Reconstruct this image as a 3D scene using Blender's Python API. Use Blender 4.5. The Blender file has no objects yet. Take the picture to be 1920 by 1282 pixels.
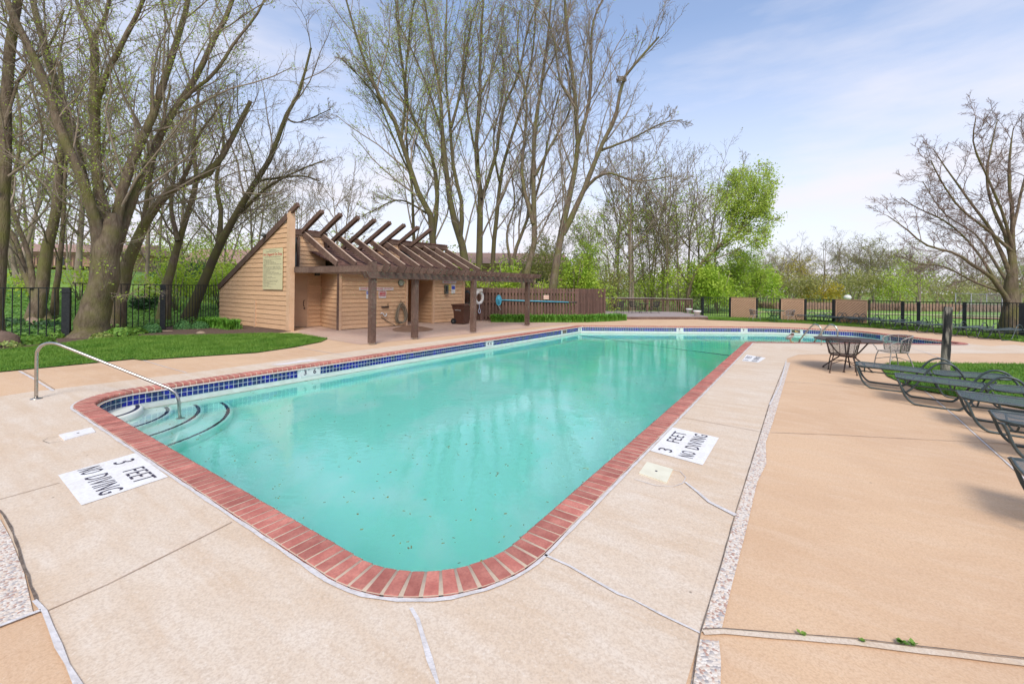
import bpy, math, random
import numpy as np
from mathutils import Vector, Matrix, geometry

random.seed(7)
C = bpy.context.scene.collection
scene = bpy.context.scene
PI = math.pi

# ------------------------------------------------------------------ camera, sky, sun, exposure
FOC, EYE, ROLL = 800.0, 1.70, math.radians(0.69)
cam = bpy.data.cameras.new("camera"); cam_o = bpy.data.objects.new("camera", cam); C.objects.link(cam_o)
cam.sensor_width = 36.0; cam.lens = 36.0 * FOC / 1920.0
cam.shift_y = -103.0 / 1920.0
cam.clip_start = 0.05; cam.clip_end = 2000
cam_o.location = (0, 0, EYE)
cam_o.rotation_euler = (Matrix.Rotation(-ROLL, 3, 'Y') @ Matrix.Rotation(PI / 2, 3, 'X')).to_euler()
scene.camera = cam_o

SUN_EL, SUN_AZ = math.radians(50), math.radians(176)      # azimuth clockwise from +Y
w = bpy.data.worlds.new("World"); scene.world = w; w.use_nodes = True
nt = w.node_tree; nt.nodes.clear()
def wn(t): return nt.nodes.new(t)
out = wn('ShaderNodeOutputWorld'); bg1 = wn('ShaderNodeBackground'); bg2 = wn('ShaderNodeBackground'); mixs = wn('ShaderNodeMixShader')
sky = wn('ShaderNodeTexSky'); sky.sky_type = 'NISHITA'; sky.sun_disc = False
sky.sun_elevation = SUN_EL; sky.sun_rotation = SUN_AZ; sky.air_density = 1.0; sky.dust_density = 0.4; sky.ozone_density = 3.0
bg1.inputs['Strength'].default_value = 0.108
nt.links.new(sky.outputs[0], bg1.inputs[0])
tc = wn('ShaderNodeTexCoord'); sep = wn('ShaderNodeSeparateXYZ'); nt.links.new(tc.outputs['Generated'], sep.inputs[0])
mp = wn('ShaderNodeMapping'); mp.inputs['Scale'].default_value = (1.2, 2.2, 7.0); mp.inputs['Rotation'].default_value = (0.1, 0.25, 0.5)
nt.links.new(tc.outputs['Generated'], mp.inputs[0])
nz = wn('ShaderNodeTexNoise'); nz.inputs['Scale'].default_value = 1.3; nz.inputs['Detail'].default_value = 7; nz.inputs['Roughness'].default_value = 0.55
nt.links.new(mp.outputs[0], nz.inputs[0])
mr = wn('ShaderNodeMapRange'); mr.inputs[1].default_value = 0.02; mr.inputs[2].default_value = 0.50; mr.inputs[3].default_value = 0.97; mr.inputs[4].default_value = 0.14
nt.links.new(sep.outputs[2], mr.inputs[0])
mc = wn('ShaderNodeMapRange'); mc.inputs[1].default_value = 0.44; mc.inputs[2].default_value = 0.72; mc.inputs[3].default_value = 0.0; mc.inputs[4].default_value = 0.45
nt.links.new(nz.outputs[0], mc.inputs[0])
ad = wn('ShaderNodeMath'); ad.operation = 'ADD'; ad.use_clamp = True
nt.links.new(mr.outputs[0], ad.inputs[0]); nt.links.new(mc.outputs[0], ad.inputs[1])
bg2.inputs['Color'].default_value = (0.88, 0.865, 0.945, 1); bg2.inputs['Strength'].default_value = 0.48
nt.links.new(ad.outputs[0], mixs.inputs[0]); nt.links.new(bg1.outputs[0], mixs.inputs[1]); nt.links.new(bg2.outputs[0], mixs.inputs[2])
nt.links.new(mixs.outputs[0], out.inputs[0])

sun = bpy.data.lights.new("sun", 'SUN'); sun_o = bpy.data.objects.new("sun", sun); C.objects.link(sun_o)
sun.energy = 1.5; sun.angle = math.radians(24); sun.color = (1, 0.93, 0.83)
sd = Vector((math.sin(SUN_AZ) * math.cos(SUN_EL), math.cos(SUN_AZ) * math.cos(SUN_EL), math.sin(SUN_EL)))
sun_o.rotation_euler = (-sd).to_track_quat('-Z', 'Y').to_euler(); sun_o.location = (0, 0, 20)

vs = scene.view_settings; scene.display_settings.display_device = 'sRGB'
vs.view_transform = 'Standard'; vs.look = 'None'; vs.gamma = 1; vs.use_curve_mapping = False; vs.exposure = 1.17
scene.cycles.use_denoising = True
scene.cycles.max_bounces = 10; scene.cycles.transparent_max_bounces = 12; scene.cycles.transmission_bounces = 8

# ------------------------------------------------------------------ surveying helpers (photo pixel -> place in the world)
_cr, _sr = math.cos(ROLL), math.sin(ROLL)
def ray(px, py):
    dx = (px - 960.0) / FOC; dz = -(py - 538.0) / FOC
    return dx * _cr - dz * _sr, dx * _sr + dz * _cr
def G(px, py, z=0.0):
    x, q = ray(px, py); t = (z - EYE) / q
    return Vector((x * t, t, z))
def A(px, py, Y):
    x, q = ray(px, py)
    return Vector((x * Y, Y, EYE + q * Y))

# ------------------------------------------------------------------ materials
MATS = {}
def node_mat(name):
    m = bpy.data.materials.new(name); m.use_nodes = True
    n = m.node_tree; b = n.nodes['Principled BSDF']
    return m, n, b
def mat(name, col, rough=0.7, metal=0.0, col2=None, scale=8.0, detail=6, bump=0.0, bscale=None, stretch=None, spec=0.4, lo=0.35, hi=0.65,
        speck=None, speck_scale=200.0, speck_amt=0.5, translucent=0.0, dist=0.01, rnd=0.0):
    if name in MATS: return MATS[name]
    m, n, b = node_mat(name)
    b.inputs['Roughness'].default_value = rough; b.inputs['Metallic'].default_value = metal
    b.inputs['Specular IOR Level'].default_value = spec
    b.inputs['Base Color'].default_value = (*col, 1)
    L = n.links
    tcn = n.nodes.new('ShaderNodeNewGeometry'); vec = tcn.outputs['Position']
    if stretch:
        mpn = n.nodes.new('ShaderNodeMapping'); mpn.inputs['Scale'].default_value = stretch[:3]
        if len(stretch) > 3: mpn.inputs['Rotation'].default_value = (0, 0, stretch[3]); mpn.vector_type = 'TEXTURE'; mpn.inputs['Scale'].default_value = tuple(1.0 / v for v in stretch[:3])
        L.new(vec, mpn.inputs[0]); vec = mpn.outputs[0]
    cur = None
    if col2:
        t = n.nodes.new('ShaderNodeTexNoise'); t.inputs['Scale'].default_value = scale; t.inputs['Detail'].default_value = detail
        L.new(vec, t.inputs[0])
        r = n.nodes.new('ShaderNodeMapRange'); r.inputs[1].default_value = lo; r.inputs[2].default_value = hi; L.new(t.outputs[0], r.inputs[0])
        mx = n.nodes.new('ShaderNodeMix'); mx.data_type = 'RGBA'; L.new(r.outputs[0], mx.inputs[0])
        mx.inputs[6].default_value = (*col, 1); mx.inputs[7].default_value = (*col2, 1)
        cur = mx.outputs[2]
    if speck:
        t = n.nodes.new('ShaderNodeTexNoise'); t.inputs['Scale'].default_value = speck_scale; t.inputs['Detail'].default_value = 3
        L.new(tcn.outputs['Position'], t.inputs[0])
        r = n.nodes.new('ShaderNodeMapRange'); r.inputs[1].default_value = 0.42; r.inputs[2].default_value = 0.68; r.inputs[4].default_value = speck_amt; L.new(t.outputs[0], r.inputs[0])
        mx = n.nodes.new('ShaderNodeMix'); mx.data_type = 'RGBA'; L.new(r.outputs[0], mx.inputs[0])
        if cur: L.new(cur, mx.inputs[6])
        else: mx.inputs[6].default_value = (*col, 1)
        mx.inputs[7].default_value = (*speck, 1); cur = mx.outputs[2]
    if rnd:
        oi = n.nodes.new('ShaderNodeObjectInfo'); rr = n.nodes.new('ShaderNodeMapRange'); rr.inputs[3].default_value = 1 - rnd; rr.inputs[4].default_value = 1 + rnd * .6; L.new(oi.outputs['Random'], rr.inputs[0])
        hs = n.nodes.new('ShaderNodeHueSaturation'); L.new(rr.outputs[0], hs.inputs['Value'])
        if cur: L.new(cur, hs.inputs['Color'])
        else: hs.inputs['Color'].default_value = (*col, 1)
        cur = hs.outputs[0]
    if cur: L.new(cur, b.inputs['Base Color'])
    if bump:
        t = n.nodes.new('ShaderNodeTexNoise'); t.inputs['Scale'].default_value = bscale or scale * 4; t.inputs['Detail'].default_value = 5
        L.new(vec, t.inputs[0])
        bp = n.nodes.new('ShaderNodeBump'); bp.inputs['Strength'].default_value = bump; bp.inputs['Distance'].default_value = dist
        L.new(t.outputs[0], bp.inputs['Height']); L.new(bp.outputs[0], b.inputs['Normal'])
    if translucent:
        tr = n.nodes.new('ShaderNodeBsdfTranslucent'); ms = n.nodes.new('ShaderNodeMixShader'); ms.inputs[0].default_value = translucent
        if cur: L.new(cur, tr.inputs[0])
        else: tr.inputs[0].default_value = (*col, 1)
        o = n.nodes['Material Output']; L.new(b.outputs[0], ms.inputs[1]); L.new(tr.outputs[0], ms.inputs[2]); L.new(ms.outputs[0], o.inputs[0])
    MATS[name] = m
    return m

UANG = math.atan2(0.81, 0.587)
TAN0 = mat('tan_concrete_plain', (0.66, 0.45, 0.275), 0.85, col2=(0.57, 0.375, 0.225), scale=0.9, detail=8, bump=0.35, bscale=160, speck=(0.36, 0.22, 0.14), speck_scale=120, speck_amt=0.55, dist=0.003)
def concrete(name, base, blotch, streak, light, dark, bump=0.3, streaks=0.55, lt=0.5):
    m, n, b = node_mat(name); L = n.links
    g = n.nodes.new('ShaderNodeNewGeometry')
    def noise(scale, detail, st=None, rot=0, rough=0.55):
        v = g.outputs['Position']
        if st:
            q = n.nodes.new('ShaderNodeMapping'); q.inputs['Rotation'].default_value = (0, 0, rot)
            q2 = n.nodes.new('ShaderNodeMapping'); q2.inputs['Scale'].default_value = st
            L.new(v, q.inputs[0]); L.new(q.outputs[0], q2.inputs[0]); v = q2.outputs[0]
        t = n.nodes.new('ShaderNodeTexNoise'); t.inputs['Scale'].default_value = scale; t.inputs['Detail'].default_value = detail; t.inputs['Roughness'].default_value = rough
        L.new(v, t.inputs[0]); return t.outputs[0]
    def mix(f, lo, hi, a, c, amt=1.0):
        r = n.nodes.new('ShaderNodeMapRange'); r.inputs[1].default_value = lo; r.inputs[2].default_value = hi; r.inputs[4].default_value = amt; L.new(f, r.inputs[0])
        x = n.nodes.new('ShaderNodeMix'); x.data_type = 'RGBA'; L.new(r.outputs[0], x.inputs[0])
        if isinstance(a, tuple): x.inputs[6].default_value = (*a, 1)
        else: L.new(a, x.inputs[6])
        x.inputs[7].default_value = (*c, 1); return x.outputs[2]
    c = mix(noise(0.8, 9, rough=.62), 0.38, 0.66, base, blotch)
    c = mix(noise(1.0, 7, (0.5, 7.0, 1), 0.58), 0.46, 0.70, c, streak, streaks)
    c = mix(noise(2.2, 8, (1, 3.2, 1), 0.58, rough=.65), 0.48, 0.74, c, light, lt)
    c = mix(noise(5.5, 8, rough=.7), 0.60, 0.74, c, streak, 0.55)
    c = mix(noise(34, 5, rough=.7), 0.50, 0.68, c, dark, 0.42)
    c = mix(noise(85, 3), 0.45, 0.64, c, dark, 0.42)
    c = mix(noise(60, 4, rough=.7), 0.56, 0.70, c, light, 0.5)
    vo = n.nodes.new('ShaderNodeTexVoronoi'); vo.inputs['Scale'].default_value = 2.6; vo.inputs['Randomness'].default_value = 1.0; L.new(g.outputs['Position'], vo.inputs[0])
    c = mix(vo.outputs['Distance'], 0.030, 0.012, c, tuple(x * .35 for x in dark), 0.75)
    L.new(c, b.inputs['Base Color']); b.inputs['Roughness'].default_value = 0.85; b.inputs['Specular IOR Level'].default_value = 0.3
    bp = n.nodes.new('ShaderNodeBump'); bp.inputs['Strength'].default_value = bump; bp.inputs['Distance'].default_value = 0.004
    L.new(noise(120, 5, rough=.7), bp.inputs['Height']); L.new(bp.outputs[0], b.inputs['Normal'])
    return m
PALE = concrete('pale_concrete', (0.66, 0.555, 0.445), (0.62, 0.475, 0.34), (0.57, 0.41, 0.27), (0.76, 0.685, 0.595), (0.44, 0.33, 0.24))
TAN = concrete('tan_concrete', (0.655, 0.45, 0.285), (0.575, 0.375, 0.23), (0.62, 0.44, 0.30), (0.70, 0.53, 0.38), (0.46, 0.29, 0.175), 0.5, 0.4, 0.5)
PINK = concrete('pinkish_concrete', (0.56, 0.40, 0.30), (0.48, 0.31, 0.24), (0.50, 0.35, 0.27), (0.64, 0.50, 0.42), (0.36, 0.23, 0.17), 0.3, 0.6)
def cell_mat(name, cols, scale, rough=0.6, bump=0.0, spec=0.4):
    m, n, b = node_mat(name); L = n.links
    g = n.nodes.new('ShaderNodeNewGeometry'); v = n.nodes.new('ShaderNodeTexVoronoi'); v.inputs['Scale'].default_value = scale
    L.new(g.outputs['Position'], v.inputs[0]); s = n.nodes.new('ShaderNodeSeparateColor'); L.new(v.outputs['Color'], s.inputs[0])
    r = n.nodes.new('ShaderNodeValToRGB'); r.color_ramp.interpolation = 'CONSTANT'
    e = r.color_ramp.elements
    while len(e) < len(cols): e.new(0.5)
    for i, c in enumerate(cols): e[i].position = i / len(cols); e[i].color = (*c, 1)
    L.new(s.outputs[0], r.inputs[0]); L.new(r.outputs[0], b.inputs['Base Color'])
    b.inputs['Roughness'].default_value = rough; b.inputs['Specular IOR Level'].default_value = spec
    if bump:
        bp = n.nodes.new('ShaderNodeBump'); bp.inputs['Strength'].default_value = bump; bp.inputs['Distance'].default_value = 0.006; bp.invert = True
        L.new(v.outputs['Distance'], bp.inputs['Height']); L.new(bp.outputs[0], b.inputs['Normal'])
    return m
PEBBLE = cell_mat('exposed_pebbles', [(0.68, 0.60, 0.52), (0.62, 0.52, 0.43), (0.66, 0.58, 0.5), (0.44, 0.28, 0.22), (0.70, 0.64, 0.57), (0.42, 0.38, 0.36), (0.64, 0.50, 0.39), (0.64, 0.56, 0.48)], 75, 0.75, 0.8)
BRICK = mat('coping_brick', rnd=0.22, rough=0.7, col=(0.42, 0.13, 0.10), col2=(0.54, 0.21, 0.16), scale=9, bump=0.3, bscale=220, speck=(0.26, 0.08, 0.065), speck_scale=70, speck_amt=0.4, dist=0.003)
MORTAR = mat('cream_mortar', (0.66, 0.50, 0.36), 0.9, col2=(0.56, 0.44, 0.33), scale=30, bump=0.5, bscale=200)
CAULK = mat('white_caulk', (0.66, 0.63, 0.62), 0.6, col2=(0.56, 0.52, 0.50), scale=18, bump=0.6, bscale=60)
DARKGAP = mat('dark_joint', (0.10, 0.075, 0.06), 0.95, col2=(0.22, 0.17, 0.13), scale=30)
SAWCUT = mat('saw_joint', (0.36, 0.25, 0.17), 0.95, col2=(0.46, 0.34, 0.25), scale=12)
PAINT = mat('white_paint', (0.80, 0.80, 0.81), 0.55, col2=(0.74, 0.72, 0.70), scale=6, speck=(0.58, 0.50, 0.42), speck_scale=45, speck_amt=0.4)
FADED = mat('faded_paint', (0.74, 0.72, 0.72), 0.7, col2=(0.6, 0.52, 0.46), scale=5)
BLACKINK = mat('black_paint', (0.035, 0.03, 0.05), 0.6, col2=(0.06, 0.05, 0.08), scale=60)
PLASTER = mat('pool_plaster', (0.92, 0.98, 0.95), 0.7, col2=(0.64, 0.95, 0.87), scale=1.0, stretch=(1, 0.6, 1), detail=9, lo=0.42, hi=0.55)  # pale patches painted into the plaster colour imitate sky reflections on the water
PLASTW = mat('white_plaster', (0.68, 0.70, 0.64), 0.7, col2=(0.60, 0.62, 0.55), scale=7, bump=0.2, bscale=60)
SCUM = mat('water_line_stain', (0.30, 0.32, 0.24), 0.9, col2=(0.5, 0.5, 0.42), scale=14)
TILE = cell_mat('blue_glazed_tile', [(0.006, 0.012, 0.20), (0.010, 0.022, 0.13), (0.02, 0.04, 0.11), (0.008, 0.010, 0.27), (0.012, 0.03, 0.16)], 9.0, 0.18, spec=0.5)
GROUT = mat('tile_grout', (0.66, 0.70, 0.70), 0.8, col2=(0.6, 0.62, 0.6), scale=20)
STRIPE = cell_mat('dark_step_tile', [(0.02, 0.025, 0.06), (0.03, 0.03, 0.05), (0.015, 0.02, 0.04)], 30, 0.3)
SIDING = mat('tan_siding', (0.72, 0.46, 0.27), 0.75, col2=(0.66, 0.41, 0.235), scale=3, rnd=0.10, stretch=(1, 1, 6), bump=0.25, bscale=25, speck=(0.32, 0.17, 0.09), speck_scale=25, speck_amt=0.25, dist=0.004)
TRIMTAN = mat('tan_trim', (0.66, 0.43, 0.27), 0.75, col2=(0.60, 0.38, 0.23), scale=4, bump=0.2, bscale=50)
BROWN = mat('brown_stained_wood', (0.125, 0.072, 0.052), 0.8, rnd=0.2, col2=(0.18, 0.115, 0.085), scale=2.2, stretch=(1, 1, 1), bump=0.35, bscale=30, speck=(0.06, 0.03, 0.022), speck_scale=18, speck_amt=0.5, dist=0.004)
BROWNF = mat('brown_fence_wood', (0.15, 0.085, 0.064), 0.8, rnd=0.25, col2=(0.18, 0.10, 0.075), scale=5, bump=0.3, bscale=30)
SHINGLE = cell_mat('brown_shingle', [(0.13, 0.065, 0.05), (0.17, 0.09, 0.07), (0.10, 0.05, 0.04), (0.15, 0.08, 0.06)], 7, 0.95, 0.4)
GLASSD = mat('dark_window_glass', (0.02, 0.025, 0.025), 0.06, spec=0.6)
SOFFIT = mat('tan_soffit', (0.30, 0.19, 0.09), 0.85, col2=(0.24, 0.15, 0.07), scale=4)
DOORM = mat('tan_door_paint', (0.50, 0.33, 0.21), 0.6, col2=(0.54, 0.36, 0.23), scale=3)
IRON = mat('black_iron', (0.012, 0.014, 0.016), 0.5, col2=(0.025, 0.028, 0.028), scale=20)
STEEL = mat('brushed_steel', (0.52, 0.49, 0.45), 0.28, metal=1.0, col2=(0.42, 0.39, 0.35), scale=30)
DGREEN = mat('dark_green_metal', (0.028, 0.042, 0.042), 0.38, col2=(0.05, 0.07, 0.068), scale=18, spec=0.6)
RUSTY = mat('rusty_black_metal', (0.035, 0.028, 0.026), 0.6, col2=(0.085, 0.045, 0.03), scale=25)
def sling_mat():
    m, n, b = node_mat('mesh_sling'); L = n.links
    g = n.nodes.new('ShaderNodeTexCoord'); 
    ck = n.nodes.new('ShaderNodeTexChecker'); ck.inputs['Scale'].default_value = 160
    L.new(g.outputs['Object'], ck.inputs[0])
    b.inputs['Base Color'].default_value = (0.075, 0.095, 0.10, 1); b.inputs['Roughness'].default_value = 0.6
    t = n.nodes.new('ShaderNodeBsdfTransparent'); mx = n.nodes.new('ShaderNodeMixShader')
    r = n.nodes.new('ShaderNodeMath'); r.operation = 'MULTIPLY'; r.inputs[1].default_value = 0.45; L.new(ck.outputs[1], r.inputs[0])
    L.new(r.outputs[0], mx.inputs[0]); L.new(b.outputs[0], mx.inputs[1]); L.new(t.outputs[0], mx.inputs[2]); L.new(mx.outputs[0], n.nodes['Material Output'].inputs[0])
    return m
SLING = sling_mat()
def mesh_metal():
    m, n, b = node_mat('perforated_metal'); L = n.links
    g = n.nodes.new('ShaderNodeTexCoord'); ck = n.nodes.new('ShaderNodeTexChecker'); ck.inputs['Scale'].default_value = 90
    L.new(g.outputs['Object'], ck.inputs[0])
    b.inputs['Base Color'].default_value = (0.05, 0.04, 0.038, 1); b.inputs['Roughness'].default_value = 0.6
    t = n.nodes.new('ShaderNodeBsdfTransparent'); mx = n.nodes.new('ShaderNodeMixShader')
    L.new(ck.outputs[1], mx.inputs[0]); L.new(b.outputs[0], mx.inputs[1]); L.new(t.outputs[0], mx.inputs[2]); L.new(mx.outputs[0], n.nodes['Material Output'].inputs[0])
    return m
PERF = mesh_metal()
LAWN = mat('lawn_soil_green', (0.07, 0.20, 0.018), 0.9, col2=(0.045, 0.14, 0.012), scale=3, detail=8, bump=0.8, bscale=80)
BLADE = mat('grass_blade', (0.11, 0.24, 0.02), 0.6, col2=(0.22, 0.36, 0.05), scale=1.6, translucent=0.3)
BLADE2 = mat('strap_leaf', (0.09, 0.27, 0.02), 0.55, col2=(0.20, 0.42, 0.05), scale=9, translucent=0.25)
HOSTA = mat('hosta_leaf', (0.22, 0.36, 0.05), 0.55, col2=(0.10, 0.25, 0.03), scale=14, translucent=0.25)
HOSTAY = mat('variegated_leaf', (0.42, 0.42, 0.12), 0.55, col2=(0.14, 0.28, 0.05), scale=20, translucent=0.25)
SHRUBG = mat('sedum_green', (0.07, 0.21, 0.06), 0.6, col2=(0.14, 0.30, 0.09), scale=18, translucent=0.2)
GROUND = mat('meadow', (0.15, 0.29, 0.035), 0.95, col2=(0.20, 0.34, 0.055), scale=0.35, detail=9, bump=0.6, bscale=30, speck=(0.20, 0.20, 0.07), speck_scale=3, speck_amt=0.35)
MULCH = mat('mulch', (0.085, 0.05, 0.035), 0.95, col2=(0.17, 0.11, 0.08), scale=30, bump=1.0, bscale=60, dist=0.03)
IVY = mat('ivy_leaf', (0.085, 0.22, 0.03), 0.5, col2=(0.20, 0.36, 0.07), scale=6, translucent=0.3)
BARK = mat('rough_bark', (0.11, 0.078, 0.052), 0.95, col2=(0.21, 0.16, 0.11), scale=14, stretch=(1, 1, 0.25), bump=1.0, bscale=45, speck=(0.15, 0.145, 0.04), speck_scale=1.6, speck_amt=0.85, dist=0.03)
BARKM = mat('mossy_bark', (0.12, 0.105, 0.045), 0.95, col2=(0.10, 0.075, 0.05), scale=2.5, stretch=(1, 1, 0.4), bump=1.0, bscale=40, speck=(0.13, 0.125, 0.03), speck_scale=3, speck_amt=0.6, dist=0.02)
TWIG = mat('twig_bark', (0.21, 0.16, 0.115), 0.9, col2=(0.32, 0.26, 0.20), scale=2.0)
TWIGG = mat('grey_twig_bark', (0.28, 0.22, 0.175), 0.9, col2=(0.19, 0.15, 0.11), scale=1.5)
def leafm(n, a, b, tr=0.45): return mat(n, a, 0.6, col2=b, scale=1.7, translucent=tr)
LEAF_Y = leafm('spring_leaf', (0.50, 0.60, 0.08), (0.36, 0.50, 0.07))
LEAF_L = leafm('lime_leaf', (0.52, 0.64, 0.07), (0.36, 0.52, 0.05))
LEAF_G = leafm('fresh_green_leaf', (0.33, 0.50, 0.055), (0.48, 0.60, 0.08))
LEAF_O = leafm('olive_bud', (0.40, 0.38, 0.13), (0.32, 0.34, 0.10))
LEAF_G2 = leafm('soft_green_leaf', (0.42, 0.54, 0.09), (0.52, 0.62, 0.12))
LEAF_GOLD = leafm('golden_leaf', (0.55, 0.43, 0.04), (0.42, 0.38, 0.05))
LEAF_D = leafm('dark_conifer_leaf', (0.03, 0.09, 0.03), (0.05, 0.12, 0.04), 0.15)
LEAF_BR = leafm('reddish_bud', (0.36, 0.26, 0.18), (0.28, 0.21, 0.14), 0.3)
WHITEP = mat('white_plastic', (0.72, 0.70, 0.68), 0.5, col2=(0.64, 0.62, 0.60), scale=10)
CREAM = mat('cream_sign', (0.66, 0.60, 0.36), 0.5, col2=(0.62, 0.56, 0.34), scale=5)
LIDM = mat('cream_lid', (0.74, 0.71, 0.56), 0.5, col2=(0.68, 0.64, 0.5), scale=8)
REDI = mat('red_ink', (0.50, 0.03, 0.035), 0.5)
BLUEI = mat('blue_ink', (0.04, 0.07, 0.45), 0.5)
YELI = mat('yellow_sign', (0.75, 0.55, 0.12), 0.5)
GREYI = mat('grey_print', (0.12, 0.11, 0.10), 0.6)
BIN = mat('brown_bin_plastic', (0.085, 0.035, 0.022), 0.5, col2=(0.11, 0.05, 0.032), scale=6)
RUBBER = mat('black_rubber', (0.015, 0.015, 0.017), 0.7)
GREYP = mat('grey_plastic', (0.09, 0.10, 0.09), 0.55)
HOSEM = mat('weathered_hose', (0.27, 0.22, 0.16), 0.8, col2=(0.2, 0.16, 0.11), scale=30)
DHOSE = mat('dark_hose', (0.03, 0.04, 0.038), 0.5)
BLUEP = mat('blue_pole', (0.07, 0.36, 0.50), 0.4, col2=(0.10, 0.42, 0.55), scale=6)
NETB = mat('blue_net', (0.10, 0.42, 0.55), 0.8, col2=(0.04, 0.22, 0.35), scale=25)
OLDWOOD = mat('weathered_post', (0.03, 0.03, 0.028), 0.95, col2=(0.27, 0.24, 0.19), scale=9, stretch=(1, 1, 0.22), bump=1.0, bscale=35, lo=0.46, hi=0.56, dist=0.02)
DECKW = mat('grey_deck_wood', (0.30, 0.245, 0.235), 0.85, col2=(0.37, 0.31, 0.30), scale=4, stretch=(0.4, 4, 1))
PANEL = mat('tan_panel_board', (0.48, 0.30, 0.185), 0.8, col2=(0.43, 0.265, 0.16), scale=4, bump=0.2, bscale=20)
STONE = mat('tan_boulder', (0.36, 0.26, 0.18), 0.9, col2=(0.26, 0.19, 0.14), scale=6, bump=0.8, bscale=20, dist=0.02)
STONEB = mat('brown_boulder', (0.17, 0.11, 0.08), 0.9, col2=(0.12, 0.08, 0.06), scale=6, bump=0.8, bscale=20, dist=0.02)
HOUSEW = mat('house_wall', (0.40, 0.25, 0.16), 0.85, col2=(0.35, 0.215, 0.14), scale=2)
HOUSER = mat('house_roof', (0.34, 0.22, 0.165), 0.9, col2=(0.28, 0.17, 0.13), scale=2, bump=0.4, bscale=8)
HOUSEL = mat('house_trim', (0.62, 0.46, 0.33), 0.8)
CHAIN = mat('galvanised_steel', (0.24, 0.24, 0.25), 0.5, metal=0.5)
REED = mat('dry_reed', (0.36, 0.24, 0.17), 0.9, col2=(0.27, 0.165, 0.115), scale=4)
TRACK = mat('red_track', (0.45, 0.22, 0.18), 0.9)
SAND = mat('sandy_path', (0.50, 0.44, 0.26), 0.95)

# ------------------------------------------------------------------ object helpers
def tag(o, label=None, cat=None, group=None, kind=None):
    if label: o['label'] = label
    if cat: o['category'] = cat
    if group: o['group'] = group
    if kind: o['kind'] = kind
    return o
def empty(name, label, cat, loc=(0, 0, 0), rz=0, group=None):
    o = bpy.data.objects.new(name, None); C.objects.link(o); o.location = loc; o.rotation_euler = (0, 0, rz)
    o.empty_display_size = 0.1
    return tag(o, label, cat, group)
def np_mesh(name, V, F, m, smooth=False):
    me = bpy.data.meshes.new(name)
    V = np.asarray(V, np.float32).reshape(-1, 3)
    F = np.asarray(F, np.int32)
    k = F.shape[1]
    me.vertices.add(len(V)); me.vertices.foreach_set('co', V.ravel())
    me.loops.add(F.size); me.loops.foreach_set('vertex_index', F.ravel())
    me.polygons.add(len(F)); me.polygons.foreach_set('loop_start', np.arange(0, F.size, k, dtype=np.int32))
    me.polygons.foreach_set('loop_total', np.full(len(F), k, np.int32))
    if smooth: me.polygons.foreach_set('use_smooth', np.ones(len(F), bool))
    me.materials.append(m); me.update(calc_edges=True)
    return me
def put(name, me, parent=None, loc=None, kind=None):
    o = bpy.data.objects.new(name, me); C.objects.link(o)
    if parent: o.parent = parent
    if loc is not None: o.location = loc
    if kind: o['kind'] = kind
    return o
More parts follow.
